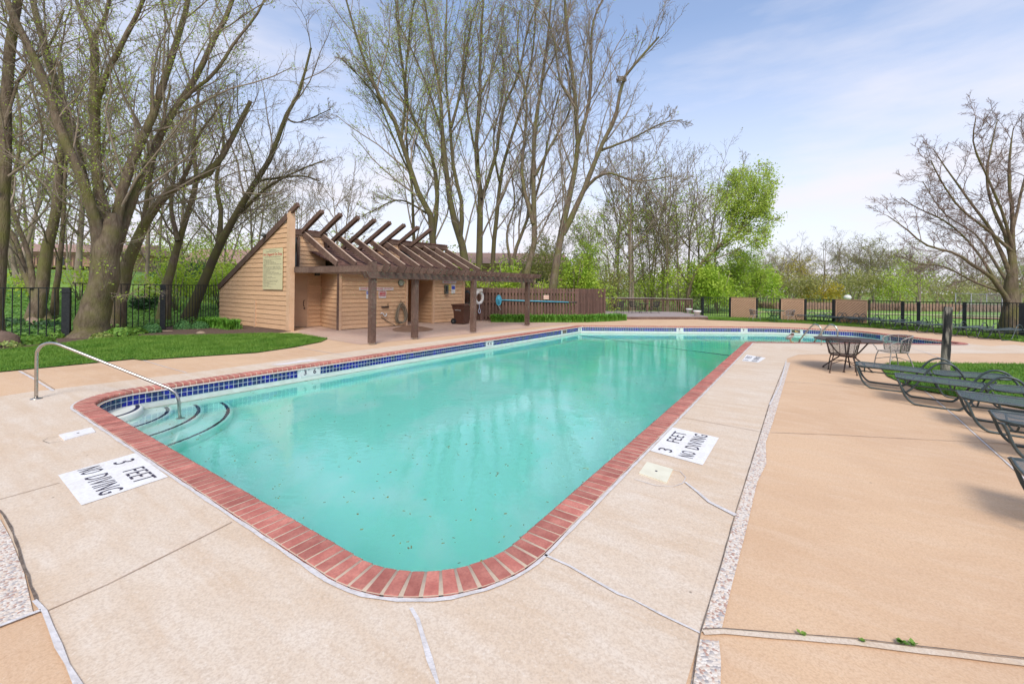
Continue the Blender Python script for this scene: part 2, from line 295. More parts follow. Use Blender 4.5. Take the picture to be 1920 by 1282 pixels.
class MB:
    """collects boxes, prisms and tubes; build() links them as one mesh object"""
    def __init__(s): s.v = []; s.f = []; s.m = []; s.sm = []; s.mats = []
    def mi(s, m):
        if m is None: return 0
        if m not in s.mats: s.mats.append(m)
        return s.mats.index(m)
    def face(s, idx, m=0, sm=False): s.f.append(idx); s.m.append(m); s.sm.append(sm)
    def hexa(s, p, m=None):   # 8 points: bottom ring 0-3, top ring 4-7
        i = len(s.v); s.v += [tuple(q) for q in p]; k = s.mi(m)
        for a in ((3, 2, 1, 0), (4, 5, 6, 7), (0, 1, 5, 4), (1, 2, 6, 5), (2, 3, 7, 6), (3, 0, 4, 7)): s.face([i + j for j in a], k)
        return s
    def box(s, c, d, rz=0, m=None):
        cx, cy, cz = c; hx, hy, hz = d[0] / 2, d[1] / 2, d[2] / 2; ca, sa = math.cos(rz), math.sin(rz)
        P = []
        for z in (-hz, hz):
            for x, y in ((-hx, -hy), (hx, -hy), (hx, hy), (-hx, hy)): P.append((cx + x * ca - y * sa, cy + x * sa + y * ca, cz + z))
        return s.hexa(P, m)
    def bar(s, a, b, wd, ht, up=(0, 0, 1), m=None):   # rectangular bar from a to b; ht along up
        a = Vector(a); b = Vector(b); d = (b - a).normalized(); u = Vector(up); sd_ = d.cross(u).normalized(); u = sd_.cross(d).normalized()
        P = []
        for z in (-ht / 2, ht / 2):
            for q, x in ((a, -wd / 2), (a, wd / 2), (b, wd / 2), (b, -wd / 2)): P.append(q + sd_ * x + u * z)
        return s.hexa(P, m)
    def prism(s, pts, z0, z1, m=None):
        i = len(s.v); n = len(pts); k = s.mi(m)
        s.v += [(p[0], p[1], z0) for p in pts] + [(p[0], p[1], z1) for p in pts]
        s.face([i + j for j in reversed(range(n))], k); s.face([i + n + j for j in range(n)], k)
        for j in range(n): s.face([i + j, i + (j + 1) % n, i + n + (j + 1) % n, i + n + j], k)
        return s
    def quad(s, pts, m=None):
        i = len(s.v); s.v += [tuple(p) for p in pts]; s.face(list(range(i, i + len(pts))), s.mi(m)); return s
    def tube(s, pts, r, n=8, m=None, closed=False, caps=True, flat=1.0):
        pts = [Vector(p) for p in pts]; N = len(pts); i0 = len(s.v); k = s.mi(m)
        rr = r if isinstance(r, (list, tuple)) else [r] * N
        prev = None
        for j, p in enumerate(pts):
            if closed: t = pts[(j + 1) % N] - pts[(j - 1) % N]
            else: t = pts[min(j + 1, N - 1)] - pts[max(j - 1, 0)]
            t.normalize()
            if prev is None:
                ref = Vector((0, 0, 1)) if abs(t.z) < 0.9 else Vector((1, 0, 0)); a = t.cross(ref).normalized()
            else: a = (prev - t * prev.dot(t)).normalized()
            prev = a; b = t.cross(a)
            for q in range(n):
                an = 2 * PI * q / n; s.v.append(tuple(p + a * (math.cos(an) * rr[j]) + b * (math.sin(an) * rr[j] * flat)))
        for j in range(N if closed else N - 1):
            for q in range(n):
                A0 = i0 + j * n; B0 = i0 + ((j + 1) % N) * n
                s.face([A0 + q, A0 + (q + 1) % n, B0 + (q + 1) % n, B0 + q], k, True)
        if caps and not closed:
            s.face([i0 + q for q in reversed(range(n))], k); s.face([i0 + (N - 1) * n + q for q in range(n)], k)
        return s
    def lathe(s, prof, c=(0, 0, 0), n=16, m=None, sx=1.0, sy=1.0):
        i0 = len(s.v); k = s.mi(m)
        for r, z in prof:
            for q in range(n):
                an = 2 * PI * q / n; s.v.append((c[0] + math.cos(an) * r * sx, c[1] + math.sin(an) * r * sy, c[2] + z))
        for j in range(len(prof) - 1):
            for q in range(n): s.face([i0 + j * n + q, i0 + j * n + (q + 1) % n, i0 + (j + 1) * n + (q + 1) % n, i0 + (j + 1) * n + q], k, True)
        if prof[0][0] > 1e-5: s.face([i0 + q for q in reversed(range(n))], k)
        if prof[-1][0] > 1e-5: s.face([i0 + (len(prof) - 1) * n + q for q in range(n)], k)
        return s
    def mesh(s, name, m):
        me = bpy.data.meshes.new(name); me.from_pydata(s.v, [], s.f)
        for x in (s.mats if s.mats else [m]): me.materials.append(x)
        if s.mats: me.polygons.foreach_set('material_index', s.m)
        me.polygons.foreach_set('use_smooth', s.sm); me.update(); return me
    def build(s, name, m=None, parent=None, kind=None, loc=None): return put(name, s.mesh(name, m), parent, loc, kind)
def smooth_path(pts, sub=6, closed=False):
    P = [Vector(p) for p in pts]; n = len(P); o = []
    rng_ = range(n) if closed else range(n - 1)
    for i in rng_:
        if closed: a, b, c, d = P[(i - 1) % n], P[i], P[(i + 1) % n], P[(i + 2) % n]
        else: a, b, c, d = P[max(i - 1, 0)], P[i], P[i + 1], P[min(i + 2, n - 1)]
        for k in range(sub):
            t = k / sub
            o.append(0.5 * ((2 * b) + (c - a) * t + (2 * a - 5 * b + 4 * c - d) * t * t + (3 * b - a - 3 * c + d) * t ** 3))
    if not closed: o.append(P[-1])
    return o
def sheet(name, outer, z, m, holes=(), kind='structure', parent=None, thick=0.0):
    loops = [[Vector((p[0], p[1], 0)) for p in outer]] + [[Vector((p[0], p[1], 0)) for p in h] for h in holes]
    tris = geometry.tessellate_polygon(loops)
    V = [(p.x, p.y, z) for l in loops for p in l]; F = [tuple(t) for t in tris]
    F2 = []
    for t in F:
        a, b, c = [Vector(V[i]) for i in t]
        F2.append(t if (b - a).cross(c - a).z > 0 else t[::-1])
    if thick:
        n0 = len(V); V += [(v[0], v[1], z - thick) for v in V]; k = 0
        for l in loops:
            n = len(l)
            for j in range(n): a, b = k + j, k + (j + 1) % n; F2.append((a, b, b + n0, a + n0))
            k += n
    me = bpy.data.meshes.new(name); me.from_pydata(V, [], F2); me.materials.append(m); me.update()
    o = put(name, me, parent)
    if kind: o['kind'] = kind
    return o
def text_mesh(body, size, m, align='CENTER', bold=False, extrude=0.0, sx=1.0, space=1.0):
    cu = bpy.data.curves.new('text', 'FONT'); cu.body = body; cu.size = size; cu.align_x = align; cu.align_y = 'CENTER'
    cu.extrude = extrude; cu.resolution_u = 2; cu.space_character = space
    if bold: cu.offset = size * 0.022
    o = bpy.data.objects.new('text', cu); C.objects.link(o)
    bpy.context.view_layer.update()
    me = bpy.data.meshes.new_from_object(o.evaluated_get(bpy.context.evaluated_depsgraph_get()))
    bpy.data.objects.remove(o); bpy.data.curves.remove(cu)
    me.materials.clear(); me.materials.append(m)
    if sx != 1.0: me.transform(Matrix.Diagonal((sx, 1, 1, 1)))
    return me
def lettering(name, body, size, m, parent, mtx, **k):
    me = text_mesh(body, size, m, **k); me.transform(mtx); return put(name, me, parent)
def frame_mtx(o, xdir, ydir):
    x = Vector(xdir).normalized(); y = Vector(ydir).normalized(); z = x.cross(y).normalized()
    M = Matrix.Identity(4)
    for i in range(3): M[i][0] = x[i]; M[i][1] = y[i]; M[i][2] = z[i]; M[i][3] = o[i]
    return M
def copy_tree(o, parent=None):
    c = o.copy(); C.objects.link(c)
    if parent: c.parent = parent
    for ch in list(o.children): copy_tree(ch, c)
    return c

# ------------------------------------------------------------------ pool outline
PP = [(-.289, 1.953), (7.74, 13.66), (15.3, 13.75), (14.85, 18.2), (12.2, 19.6), (2.95, 19.12), (-6.52, 6.15)]
PR = [0.92, 0.25, 0.8, 0.9, 3.0, 0.25, 0.85]
def line_int(p, d, q, e):
    den = d.x * e.y - d.y * e.x
    t = ((q.x - p.x) * e.y - (q.y - p.y) * e.x) / den
    return p + d * t
def outline(off, step=0.12, pts=PP, rad=PR):
    P = [Vector(p) for p in pts]; n = len(P); L = []
    for i in range(n):
        a, b = P[i], P[(i + 1) % n]; d = (b - a).normalized(); nrm = Vector((-d.y, d.x)); L.append((a + nrm * off, d))
    Q = [line_int(L[i - 1][0], L[i - 1][1], L[i][0], L[i][1]) for i in range(n)]
    o = []
    for i in range(n):
        din = L[i - 1][1]; dout = L[i][1]; turn = din.x * dout.y - din.y * dout.x
        r = rad[i] - off if turn > 0 else rad[i] + off
        r = max(r, 0.02)
        ang = math.acos(max(-1, min(1, din.dot(dout)))); tl = r * math.tan(ang / 2)
        s = Q[i] - din * tl; sg = 1 if turn > 0 else -1
        cc = s + Vector((-din.y, din.x)) * r * sg
        k = max(3, int(rad[i] * ang / step) + 4)
        a0 = math.atan2(s.y - cc.y, s.x - cc.x)
        for j in range(k + 1):
            a = a0 + sg * ang * j / k; o.append(Vector((cc.x + math.cos(a) * r, cc.y + math.sin(a) * r)))
    return o
def resample(pts, pitch):
    """points + tangents evenly spaced along a closed loop"""
    n = len(pts); seg = [(pts[(i + 1) % n] - pts[i]).length for i in range(n)]; T = sum(seg); k = int(round(T / pitch)); st = T / k
    o = []; i = 0; acc = 0
    for j in range(k):
        s = j * st
        while acc + seg[i] < s: acc += seg[i]; i += 1
        t = (s - acc) / max(seg[i], 1e-6); p = pts[i].lerp(pts[(i + 1) % n], t); d = (pts[(i + 1) % n] - pts[i]).normalized()
        o.append((p, d, s))
    return o, st
CO = outline(0.0); CI = outline(0.215); WALL = outline(0.235, 0.06)

# ------------------------------------------------------------------ ground and decks
def ground_h(x, y):
    h = 0.0
    if x < -5:
        t = (-(x + 13) * 0.8 + (y - 15) * 0.6) / 26.0
        t = max(0, min(1, t)) ; h += 2.6 * (t * t * (3 - 2 * t)) * min(1, (-5 - x) / 8)
    return h
def terrain():
    xs = np.unique(np.concatenate([np.linspace(-400, -60, 12), np.linspace(-60, 60, 61), np.linspace(60, 400, 12)]))
    ys = np.unique(np.concatenate([np.linspace(-60, 22, 42), np.linspace(22, 80, 30), np.linspace(80, 900, 16)]))
    V = []; F = []
    for y in ys:
        for x in xs: V.append((x, y, ground_h(x, y) - 0.045))
    nx = len(xs)
    for j in range(len(ys) - 1):
        for i in range(nx - 1):
            x0, x1, y0, y1 = xs[i], xs[i + 1], ys[j], ys[j + 1]
            if x0 >= -8.01 and x1 <= 16.01 and y0 >= 0 - 0.01 and y1 <= 20.01: continue   # the pool lies here
            F.append((j * nx + i, j * nx + i + 1, (j + 1) * nx + i + 1, (j + 1) * nx + i))
    me = np_mesh('ground', V, F, GROUND); return put('ground', me, kind='structure')
terrain()
DECK = [(-10.6, 8.6), (-9.5, 11), (-8.9, 13.9), (-8.6, 15.2), (-9.5, 17.2), (-8, 26), (6, 26.5), (8.8, 25.4), (11.0, 23.6), (14.95, 22.1), (17.6, 18.7), (17.9, 16.7), (17.8, 14.4), (22, 12.5), (30, 9), (30, -12), (-30, -12), (-30, -3), (-14.2, 4.2), (-12.5, 6.6)]
DECK = DECK[::-1]
big = [(-30, -12), (30, -12), (30, 26.5), (-30, 26.5)]
sheet('pool_deck', DECK[::-1] if False else DECK, 0.0, TAN, holes=[CO], thick=0.5)
APR = [(-.09, .58), (.95, 2.1), (5.52, 8.72), (6.48, 10.0), (6.85, 10.6), (7.6, 11.3), (10.3, 11.7), (16.4, 12.2), (16.5, 14.0), (15.3, 13.6)]
APR2 = [(2.7, 19.35), (-1.55, 14.15), (-4.0, 11.05), (-6.06, 8.1), (-7.4, 6.5), (-7.62, 5.95), (-3.72, 3.12)]
# the apron ring follows the coping on the left, near and right sides only
i_a = min(range(len(CO)), key=lambda i: (CO[i] - Vector((15.28, 14.2))).length); i_b = min(range(len(CO)), key=lambda i: (CO[i] - Vector((2.75, 18.9))).length)
inner = []
k = i_b
while True:
    inner.append(CO[k]); 
    if k == i_a: break
    k = (k + 1) % len(CO)
apron_poly = [Vector(p) for p in APR] + inner[::-1] + [Vector(p) for p in APR2]
sheet('pool_apron', apron_poly, 0.004, PALE)
sheet('shed_patio', [(-5.5, 13.1), (-4.3, 12.2), (2.6, 19.9), (3.2, 21.6), (-1, 24), (-8.5, 17.8), (-7.6, 15.2)], 0.004, PINK)

def strip(name, pts, width, m, z=0.008, jitter=0.3, parent=None, kind='structure', seed=1, z1=None):
    rg = random.Random(seed); P = []
    src = [Vector((p[0], p[1])) for p in pts]
    for i in range(len(src) - 1):
        L_ = (src[i + 1] - src[i]).length; k_ = max(1, int(L_ / 0.12))
        for j in range(k_): P.append(src[i].lerp(src[i + 1], j / k_))
    P.append(src[-1]); V = []; F = []
    ws = width if isinstance(width, (list, tuple)) else (width, width)
    for i, p in enumerate(P):
        d = (P[min(i + 1, len(P) - 1)] - P[max(i - 1, 0)]).normalized(); nn = Vector((-d.y, d.x)); f = i / max(1, len(P) - 1)
        wd = ws[0] + (ws[1] - ws[0]) * f
        a = p + nn * wd / 2 * (1 + rg.uniform(-jitter, jitter)); b = p - nn * wd / 2 * (1 + rg.uniform(-jitter, jitter))
        V += [(a.x, a.y, z), (b.x, b.y, z)]
        if i: F.append((2 * i - 2, 2 * i - 1, 2 * i + 1, 2 * i))
    me = bpy.data.meshes.new(name); me.from_pydata(V, [], F); me.materials.append(m); me.update()
    o = put(name, me, parent); o['kind'] = kind; return o
g2 = lambda *a: [G(*p)[:2] for p in a]
# exposed pebble band along the right joint, dark gap beside it, white caulked cracks, saw joints
peb = [(1313, 1186), (1340, 1100), (1380, 967), (1400, 900), (1443, 760), (1474, 680)]
pbr = [(1352, 1186), (1372, 1100), (1398, 1000), (1420, 905), (1437, 870), (1436, 830), (1450, 790), (1466, 735), (1482, 680)]
sheet('pebble_band', g2(*peb) + g2(*pbr[::-1]), 0.007, PEBBLE)
sheet('pebble_band', g2((1288, 1330), (1310, 1200), (1348, 1203), (1352, 1240), (1350, 1330)), 0.007, PEBBLE)
sheet('pebble_band', g2((-160, 925), (0, 975), (20, 1010), (45, 1075), (62, 1150), (0, 1172), (-160, 1230)), 0.007, PEBBLE)
strip('deck_joint', g2((1296, 1300), (1313, 1190), (1345, 1085), (1380, 960), (1400, 897), (1443, 757), (1474, 678)), (0.006, 0.010), DARKGAP, 0.011, 0.5)
strip('deck_joint', g2((1443, 760), (1463, 722), (1474, 678)), (0.02, 0.02), CAULK, 0.013, 0.5)
strip('deck_joint', g2((1318, 1187), (1355, 1186), (1600, 1207), (1920, 1246), (2050, 1262)), 0.035, PALE, 0.010, 0.12)
strip('deck_joint', g2((1318, 1183), (1355, 1182), (1600, 1201), (1920, 1238), (2050, 1252)), 0.006, DARKGAP, 0.014, 0.4)
strip('deck_crack', g2((1022, 1042), (1068, 1064), (1110, 1088), (1160, 1116), (1185, 1126), (1240, 1155), (1312, 1190)), (0.018, 0.012), CAULK, 0.012, 0.55)
strip('deck_crack', g2((772, 1142), (782, 1165), (792, 1195), (806, 1240), (822, 1290), (830, 1330)), (0.02, 0.025), CAULK, 0.012, 0.6)
strip('deck_crack', g2((1285, 905), (1305, 922), (1330, 943), (1380, 968)), (0.02, 0.035), CAULK, 0.012, 0.5)
strip('deck_crack', g2((1250, 880), (1275, 885), (1286, 897), (1280, 908), (1262, 914), (1230, 912), (1190, 900)), 0.006, CAULK, 0.012, 0.5)
strip('deck_joint', g2((0, 958), (20, 990), (45, 1065), (72, 1140)), 0.012, DARKGAP, 0.011, 0.6)
strip('deck_joint', g2((66, 1128), (82, 1150), (110, 1215), (145, 1290), (165, 1330)), (0.018, 0.024), CAULK, 0.013, 0.5)
strip('deck_joint', g2((76, 1148), (0, 1176), (-160, 1235)), 0.022, CAULK, 0.013, 0.4)
strip('saw_joint', g2((435, 980), (330, 1033), (200, 1098), (88, 1147)), 0.008, SAWCUT, 0.009, 0.4)
strip('saw_joint', g2((112, 906), (0, 937), (-120, 970)), 0.008, SAWCUT, 0.009, 0.4)
strip('saw_joint', g2((1278, 783), (1350, 796), (1430, 811)), 0.008, SAWCUT, 0.009, 0.4)
strip('deck_joint', g2((1445, 811), (1560, 815), (1691, 822), (1845, 830), (1960, 836)), 0.010, SAWCUT, 0.006, 0.5)
strip('deck_joint', g2((1466, 716), (1530, 719), (1600, 727)), 0.012, SAWCUT, 0.006, 0.4)
strip('deck_joint', g2((1700, 700), (1735, 734), (1794, 783), (1845, 830), (1918, 895), (2000, 965)), 0.016, CAULK, 0.006, 0.25)
strip('deck_joint', g2((1702, 702), (1737, 733), (1797, 783), (1848, 830), (1922, 895), (2004, 963)), 0.004, DARKGAP, 0.008, 0.3)
strip('deck_joint', g2((1690, 645), (1735, 661), (1790, 681)), 0.02, CAULK, 0.008, 0.2)
strip('deck_joint', g2((36, 696), (66, 712), (100, 733)), 0.035, CAULK, 0.006, 0.3)
strip('deck_joint', g2((42, 695), (72, 711), (103, 731)), 0.007, DARKGAP, 0.009, 0.3)
strip('deck_joint', g2((266, 675), (310, 688), (350, 699)), 0.02, CAULK, 0.006, 0.3)
strip('deck_joint', g2((560, 652), (620, 662), (660, 668)), 0.02, CAULK, 0.008, 0.3)
CK = outline(-0.012, 0.12)
strip('coping_caulk', [(p.x, p.y) for p in CK] + [(CK[0].x, CK[0].y)], 0.028, CAULK, 0.012, 0.35)
# wet stain by the shed
sheet('wet_stain', smooth_path([G(738, 616, 0), G(770, 610, 0), G(812, 617, 0), G(790, 622, 0), G(745, 622, 0)], 5, True), 0.0075, mat('wet_concrete', (0.22, 0.125, 0.075), 0.6, col2=(0.30, 0.18, 0.12), scale=4))

# ------------------------------------------------------------------ the pool
pool = empty('swimming_pool', 'L-shaped turquoise swimming pool with red brick coping and blue tile band', 'pool')
# floor
xs = np.linspace(-8, 16.5, 50); ys = np.linspace(0.5, 20.5, 41); V = []; F = []
for y in ys:
    for x in xs:
        s = (x + .289) * 0.5695 + (y - 1.953) * 0.822
        t = max(0, min(1, (s - 6.0) / 9.0)); V.append((x, y, -1.32 - 1.45 * t * t * (3 - 2 * t) - 0.015 * s))
for j in range(len(ys) - 1):
    for i in range(len(xs) - 1): F.append((j * 50 + i, j * 50 + i + 1, (j + 1) * 50 + i + 1, (j + 1) * 50 + i))
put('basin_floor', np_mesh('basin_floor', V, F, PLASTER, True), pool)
def wall_band(name, off, z0, z1, m):
    W_ = outline(off, 0.06); n = len(W_); V = [(p.x, p.y, z0) for p in W_] + [(p.x, p.y, z1) for p in W_]
    F = [((i + 1) % n, i, n + i, n + (i + 1) % n) for i in range(n)]
    return put(name, np_mesh(name, V, F, m), pool)
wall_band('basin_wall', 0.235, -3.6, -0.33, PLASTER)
wall_band('waterline_wall', 0.236, -0.34, -0.2, PLASTW)
wall_band('waterline_stain', 0.2385, -0.306, -0.288, SCUM)
wall_band('grout_bed', 0.2365, -0.215, -0.03, GROUT)
# tiles, two rows
TP, tst = resample(WALL, 0.078)
markers = [(Vector(G(596, 690)[:2]), '3', '6', 0.43, True), (Vector(G(921, 637)[:2]), '4', '6', 0.3, True), (Vector(G(1270, 612)[:2]), '7', '', 0.26, False), (Vector(G(1390, 613)[:2]), '9', '', 0.26, False), (Vector(G(1658, 627)[:2]), '9', '', 0.26, False), (Vector(G(1083, 611.5)[:2]), '6', '', 0.26, False)]
skims = [(Vector(G(1057, 616)[:2]), 0.4), (Vector(G(1491, 615)[:2]), 0.42)]
tb = MB(); tb.box((0, 0.0035, 0), (0.066, 0.007, 0.066)); tile_me = tb.mesh('tile', TILE)
cand = []
for p, d, s in TP:
    if any((p - q[0]).length < q[3] / 2 + 0.26 * 0 + 0.03 if False else abs((p - q[0]).dot(d)) < q[3] / 2 + 0.035 and (p - q[0]).length < 0.8 for q in markers): continue
    if any(abs((p - q).dot(d)) < w_ / 2 + 0.035 and (p - q).length < 0.8 for q, w_ in skims): continue
    for z in (-0.087, -0.165): cand.append((p, d, z))
def vis(p, d):   # faces towards the camera side?
    nn = Vector((-d.y, d.x)); return nn.dot(-p) > 0
cand.sort(key=lambda c: (0 if vis(c[0], c[1]) else 1, c[0].length))
for p, d, z in cand[:300]:
    o = put('tile', tile_me, pool, (p.x, p.y, z)); o.rotation_euler = (0, 0, math.atan2(d.y, d.x))
rest = MB()
for p, d, z in cand[300:]:
    n_ = Vector((-d.y, d.x)) * 0.0035; rest.box((p.x + n_.x, p.y + n_.y, z), (0.066, 0.007, 0.066), math.atan2(d.y, d.x))
rest.build('tile_band', TILE, pool, 'stuff')
def nearest(path, q): return min(path, key=lambda t: (t[0] - q).length)
for q, a_, b_, w_, two in markers:
    p, d, s = nearest(TP, q); n_ = Vector((-d.y, d.x)); an = math.atan2(d.y, d.x)
    mb = MB(); mb.box((p.x + n_.x * .004, p.y + n_.y * .004, -0.127), (w_, 0.009, 0.155), an); pl = mb.build('depth_marker', WHITEP, pool)
    rd = Vector((-d.x, -d.y, 0)); base = Vector((p.x + n_.x * .0105, p.y + n_.y * .0105, -0.127))
    rd = Vector((d.x, d.y, 0))*-1
    if two:
        lettering('depth_number', a_, 0.145, BLACKINK, pl, frame_mtx(base - rd * w_ * .27, rd, (0, 0, 1)), bold=True)
        lettering('depth_number', b_, 0.145, BLACKINK, pl, frame_mtx(base + rd * w_ * .20, rd, (0, 0, 1)), bold=True)
        lettering('depth_unit', 'FT', 0.045, BLACKINK, pl, frame_mtx(base - rd * w_ * .08 + Vector((0, 0, .045)), rd, (0, 0, 1)))
        lettering('depth_unit', 'IN', 0.045, BLACKINK, pl, frame_mtx(base + rd * w_ * .40 + Vector((0, 0, .045)), rd, (0, 0, 1)))
    else: lettering('depth_number', a_, 0.15, BLACKINK, pl, frame_mtx(base, rd, (0, 0, 1)), bold=True)
for q, w_ in skims:
    p, d, s = nearest(TP, q); n_ = Vector((-d.y, d.x)); an = math.atan2(d.y, d.x)
    mb = MB(); mb.box((p.x + n_.x * .003, p.y + n_.y * .003, -0.127), (w_ * .8, 0.008, 0.14), an); mb.build('skimmer_mouth', DARKGAP, pool)
# coping: mortar bed + bricks
n = len(CO)
W_ = []
bedO = outline(0.002); bedI = outline(0.222)
V = [(p.x, p.y, 0.0178) for p in bedO] + [(p.x, p.y, 0.0178) for p in outline(0.208)] + [(p.x, p.y, -0.045) for p in bedI] + [(p.x, p.y, -0.045) for p in outline(0.26)]
if len(bedO) == len(bedI):
    F = []
    for r_ in range(3):
        F += [(r_ * n + i, r_ * n + (i + 1) % n, (r_ + 1) * n + (i + 1) % n, (r_ + 1) * n + i) for i in range(n)]
    if len(V) == 4 * n: put('mortar_bed', np_mesh('mortar_bed', V, F, MORTAR), pool)
    else: print('MORTAR ring mismatch', len(bedO), len(bedI), len(V))
else:
    print('MORTAR mismatch', len(bedO), len(bedI))
MID = outline(0.115, 0.05); BP, bst = resample(MID, 0.096)
def brick_mesh(wi, wo):
    mb = MB(); D = 0.108
    prof = [(-D, -0.045), (-D, 0.016), (-D + .004, 0.020), (D - 0.014, 0.020), (D - 0.002, 0.012), (D + 0.004, -0.008), (D + .002, -0.035), (D - .01, -0.045)]
    i0 = 0; np_ = len(prof)
    for sx in (-1, 1):
        for y, z in prof:
            f = (y + D) / (2 * D); wd = wo + (wi - wo) * f; mb.v.append((sx * wd / 2, y, z))
    mb.face(list(range(np_))[::-1]); mb.face([np_ + i for i in range(np_)])
    for i in range(np_): mb.face([i, (i + 1) % np_, np_ + (i + 1) % np_, np_ + i])
    return mb
bmesh_s = [brick_mesh(0.079 + e, 0.081 + e).mesh('brick', BRICK) for e in (0, .0015, -.002)]
bmesh_c = brick_mesh(0.068, 0.082).mesh('brick', BRICK); bmesh_r = brick_mesh(0.094, 0.074).mesh('brick', BRICK)
bl = []
for i, (p, d, s) in enumerate(BP):
    d0 = BP[i - 2][1]; d1 = BP[(i + 2) % len(BP)][1]; tn = d0.x * d1.y - d0.y * d1.x
    kk = 'c' if tn > 0.10 else ('r' if tn < -0.10 else 's'); bl.append((p, ((d0 + d1 + d) / 3).normalized() if kk != 's' else d, kk))
bl.sort(key=lambda c: c[0].length)
rest = MB()
for i, (p, d, kk) in enumerate(bl):
    an = math.atan2(d.y, d.x) + random.uniform(-.008, .008); dz = random.uniform(-.0015, .0015)
    if i < 300:
        me = bmesh_c if kk == 'c' else bmesh_r if kk == 'r' else random.choice(bmesh_s)
        o = put('brick', me, pool, (p.x, p.y, dz)); o.rotation_euler = (random.uniform(-.006, .006), 0, an)
    else:
        b_ = brick_mesh(0.078, 0.080); ca, sa = math.cos(an), math.sin(an); i0 = len(rest.v)
        rest.v += [(p.x + x * ca - y * sa, p.y + x * sa + y * ca, z + dz) for x, y, z in b_.v]
        for f in b_.f: rest.face([i0 + q for q in f])
rest.build('far_bricks', BRICK, pool, 'stuff')
# steps
SC = Vector((-6.2, 6.2))
for i, (r_, z) in enumerate([(0.66, -0.215), (1.02, -0.42), (1.42, -0.66), (1.82, -0.92)]):
    n_ = 64
    st_ = empty('x', None, None) if False else None
    mb = MB(); mb.lathe([(r_, -1.6 - z * 0), (r_, z - 0.03), (r_ - 0.02, z - .005), (r_ - 0.04, z)], (SC.x, SC.y, 0), n_)
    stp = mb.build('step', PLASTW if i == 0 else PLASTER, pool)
    m2 = MB(); m2.lathe([(r_ - 0.095, z + 0.003), (r_ - 0.045, z + 0.003), (r_ - 0.045, z - .001)], (SC.x, SC.y, 0), n_); 
    m2.f = [f for f in m2.f if len(f) == 4]; m2.m = [0] * len(m2.f); m2.sm = [False] * len(m2.f); m2.build('step_edge_tile', STRIPE, stp)
# water
wm, wnn, wb = node_mat('pool_water'); L = wnn.links
wb.inputs['Base Color'].default_value = (1, 1, 1, 1); wb.inputs['Transmission Weight'].default_value = 1.0; wb.inputs['Roughness'].default_value = 0.0; wb.inputs['IOR'].default_value = 1.33; wb.inputs['IOR'].default_value = 1.5
gg = wnn.nodes.new('ShaderNodeNewGeometry')
def wnoise(scale, detail, st):
    q = wnn.nodes.new('ShaderNodeMapping'); q.inputs['Scale'].default_value = st; q.inputs['Rotation'].default_value = (0, 0, 0.3); L.new(gg.outputs['Position'], q.inputs[0])
    t = wnn.nodes.new('ShaderNodeTexNoise'); t.inputs['Scale'].default_value = scale; t.inputs['Detail'].default_value = detail; L.new(q.outputs[0], t.inputs[0]); return t.outputs[0]
b1 = wnn.nodes.new('ShaderNodeBump'); b1.inputs['Distance'].default_value = 0.01; b1.inputs['Strength'].default_value = 0.30; L.new(wnoise(1.6, 2.0, (1, 1.6, 1)), b1.inputs['Height'])
b2 = wnn.nodes.new('ShaderNodeBump'); b2.inputs['Distance'].default_value = 0.01; b2.inputs['Strength'].default_value = 0.2; L.new(wnoise(9, 3, (1, 1.5, 1)), b2.inputs['Height']); L.new(b1.outputs[0], b2.inputs['Normal'])
L.new(b2.outputs[0], wb.inputs['Normal'])
va = wnn.nodes.new('ShaderNodeVolumeAbsorption'); va.inputs['Color'].default_value = (0.12, 0.99, 0.905, 1); va.inputs['Density'].default_value = 0.30
L.new(va.outputs[0], wnn.nodes['Material Output'].inputs['Volume'])
WO = outline(0.22, 0.1)
tris = geometry.tessellate_polygon([[Vector((p.x, p.y, 0)) for p in WO]]); n_ = len(WO)
Vw = [(p.x, p.y, -0.30) for p in WO] + [(p.x, p.y, -4.0) for p in WO]; Fw = []
for t in tris:
    a, b, c = [Vector(Vw[i]) for i in t]
    if (b - a).cross(c - a).z < 0: t = t[::-1]
    Fw.append(tuple(t)); Fw.append(tuple(q + n_ for q in t[::-1]))
for i in range(n_): Fw.append((i, i + n_, (i + 1) % n_ + n_, (i + 1) % n_))
Fw = [f if len(f) == 3 else f for f in Fw]
me = bpy.data.meshes.new('pool_water'); me.from_pydata(Vw, [], Fw); me.materials.append(wm); me.update()
import bmesh
bm = bmesh.new(); bm.from_mesh(me); bmesh.ops.recalc_face_normals(bm, faces=bm.faces); bm.to_mesh(me); bm.free()
put('water', me, None, kind='structure')
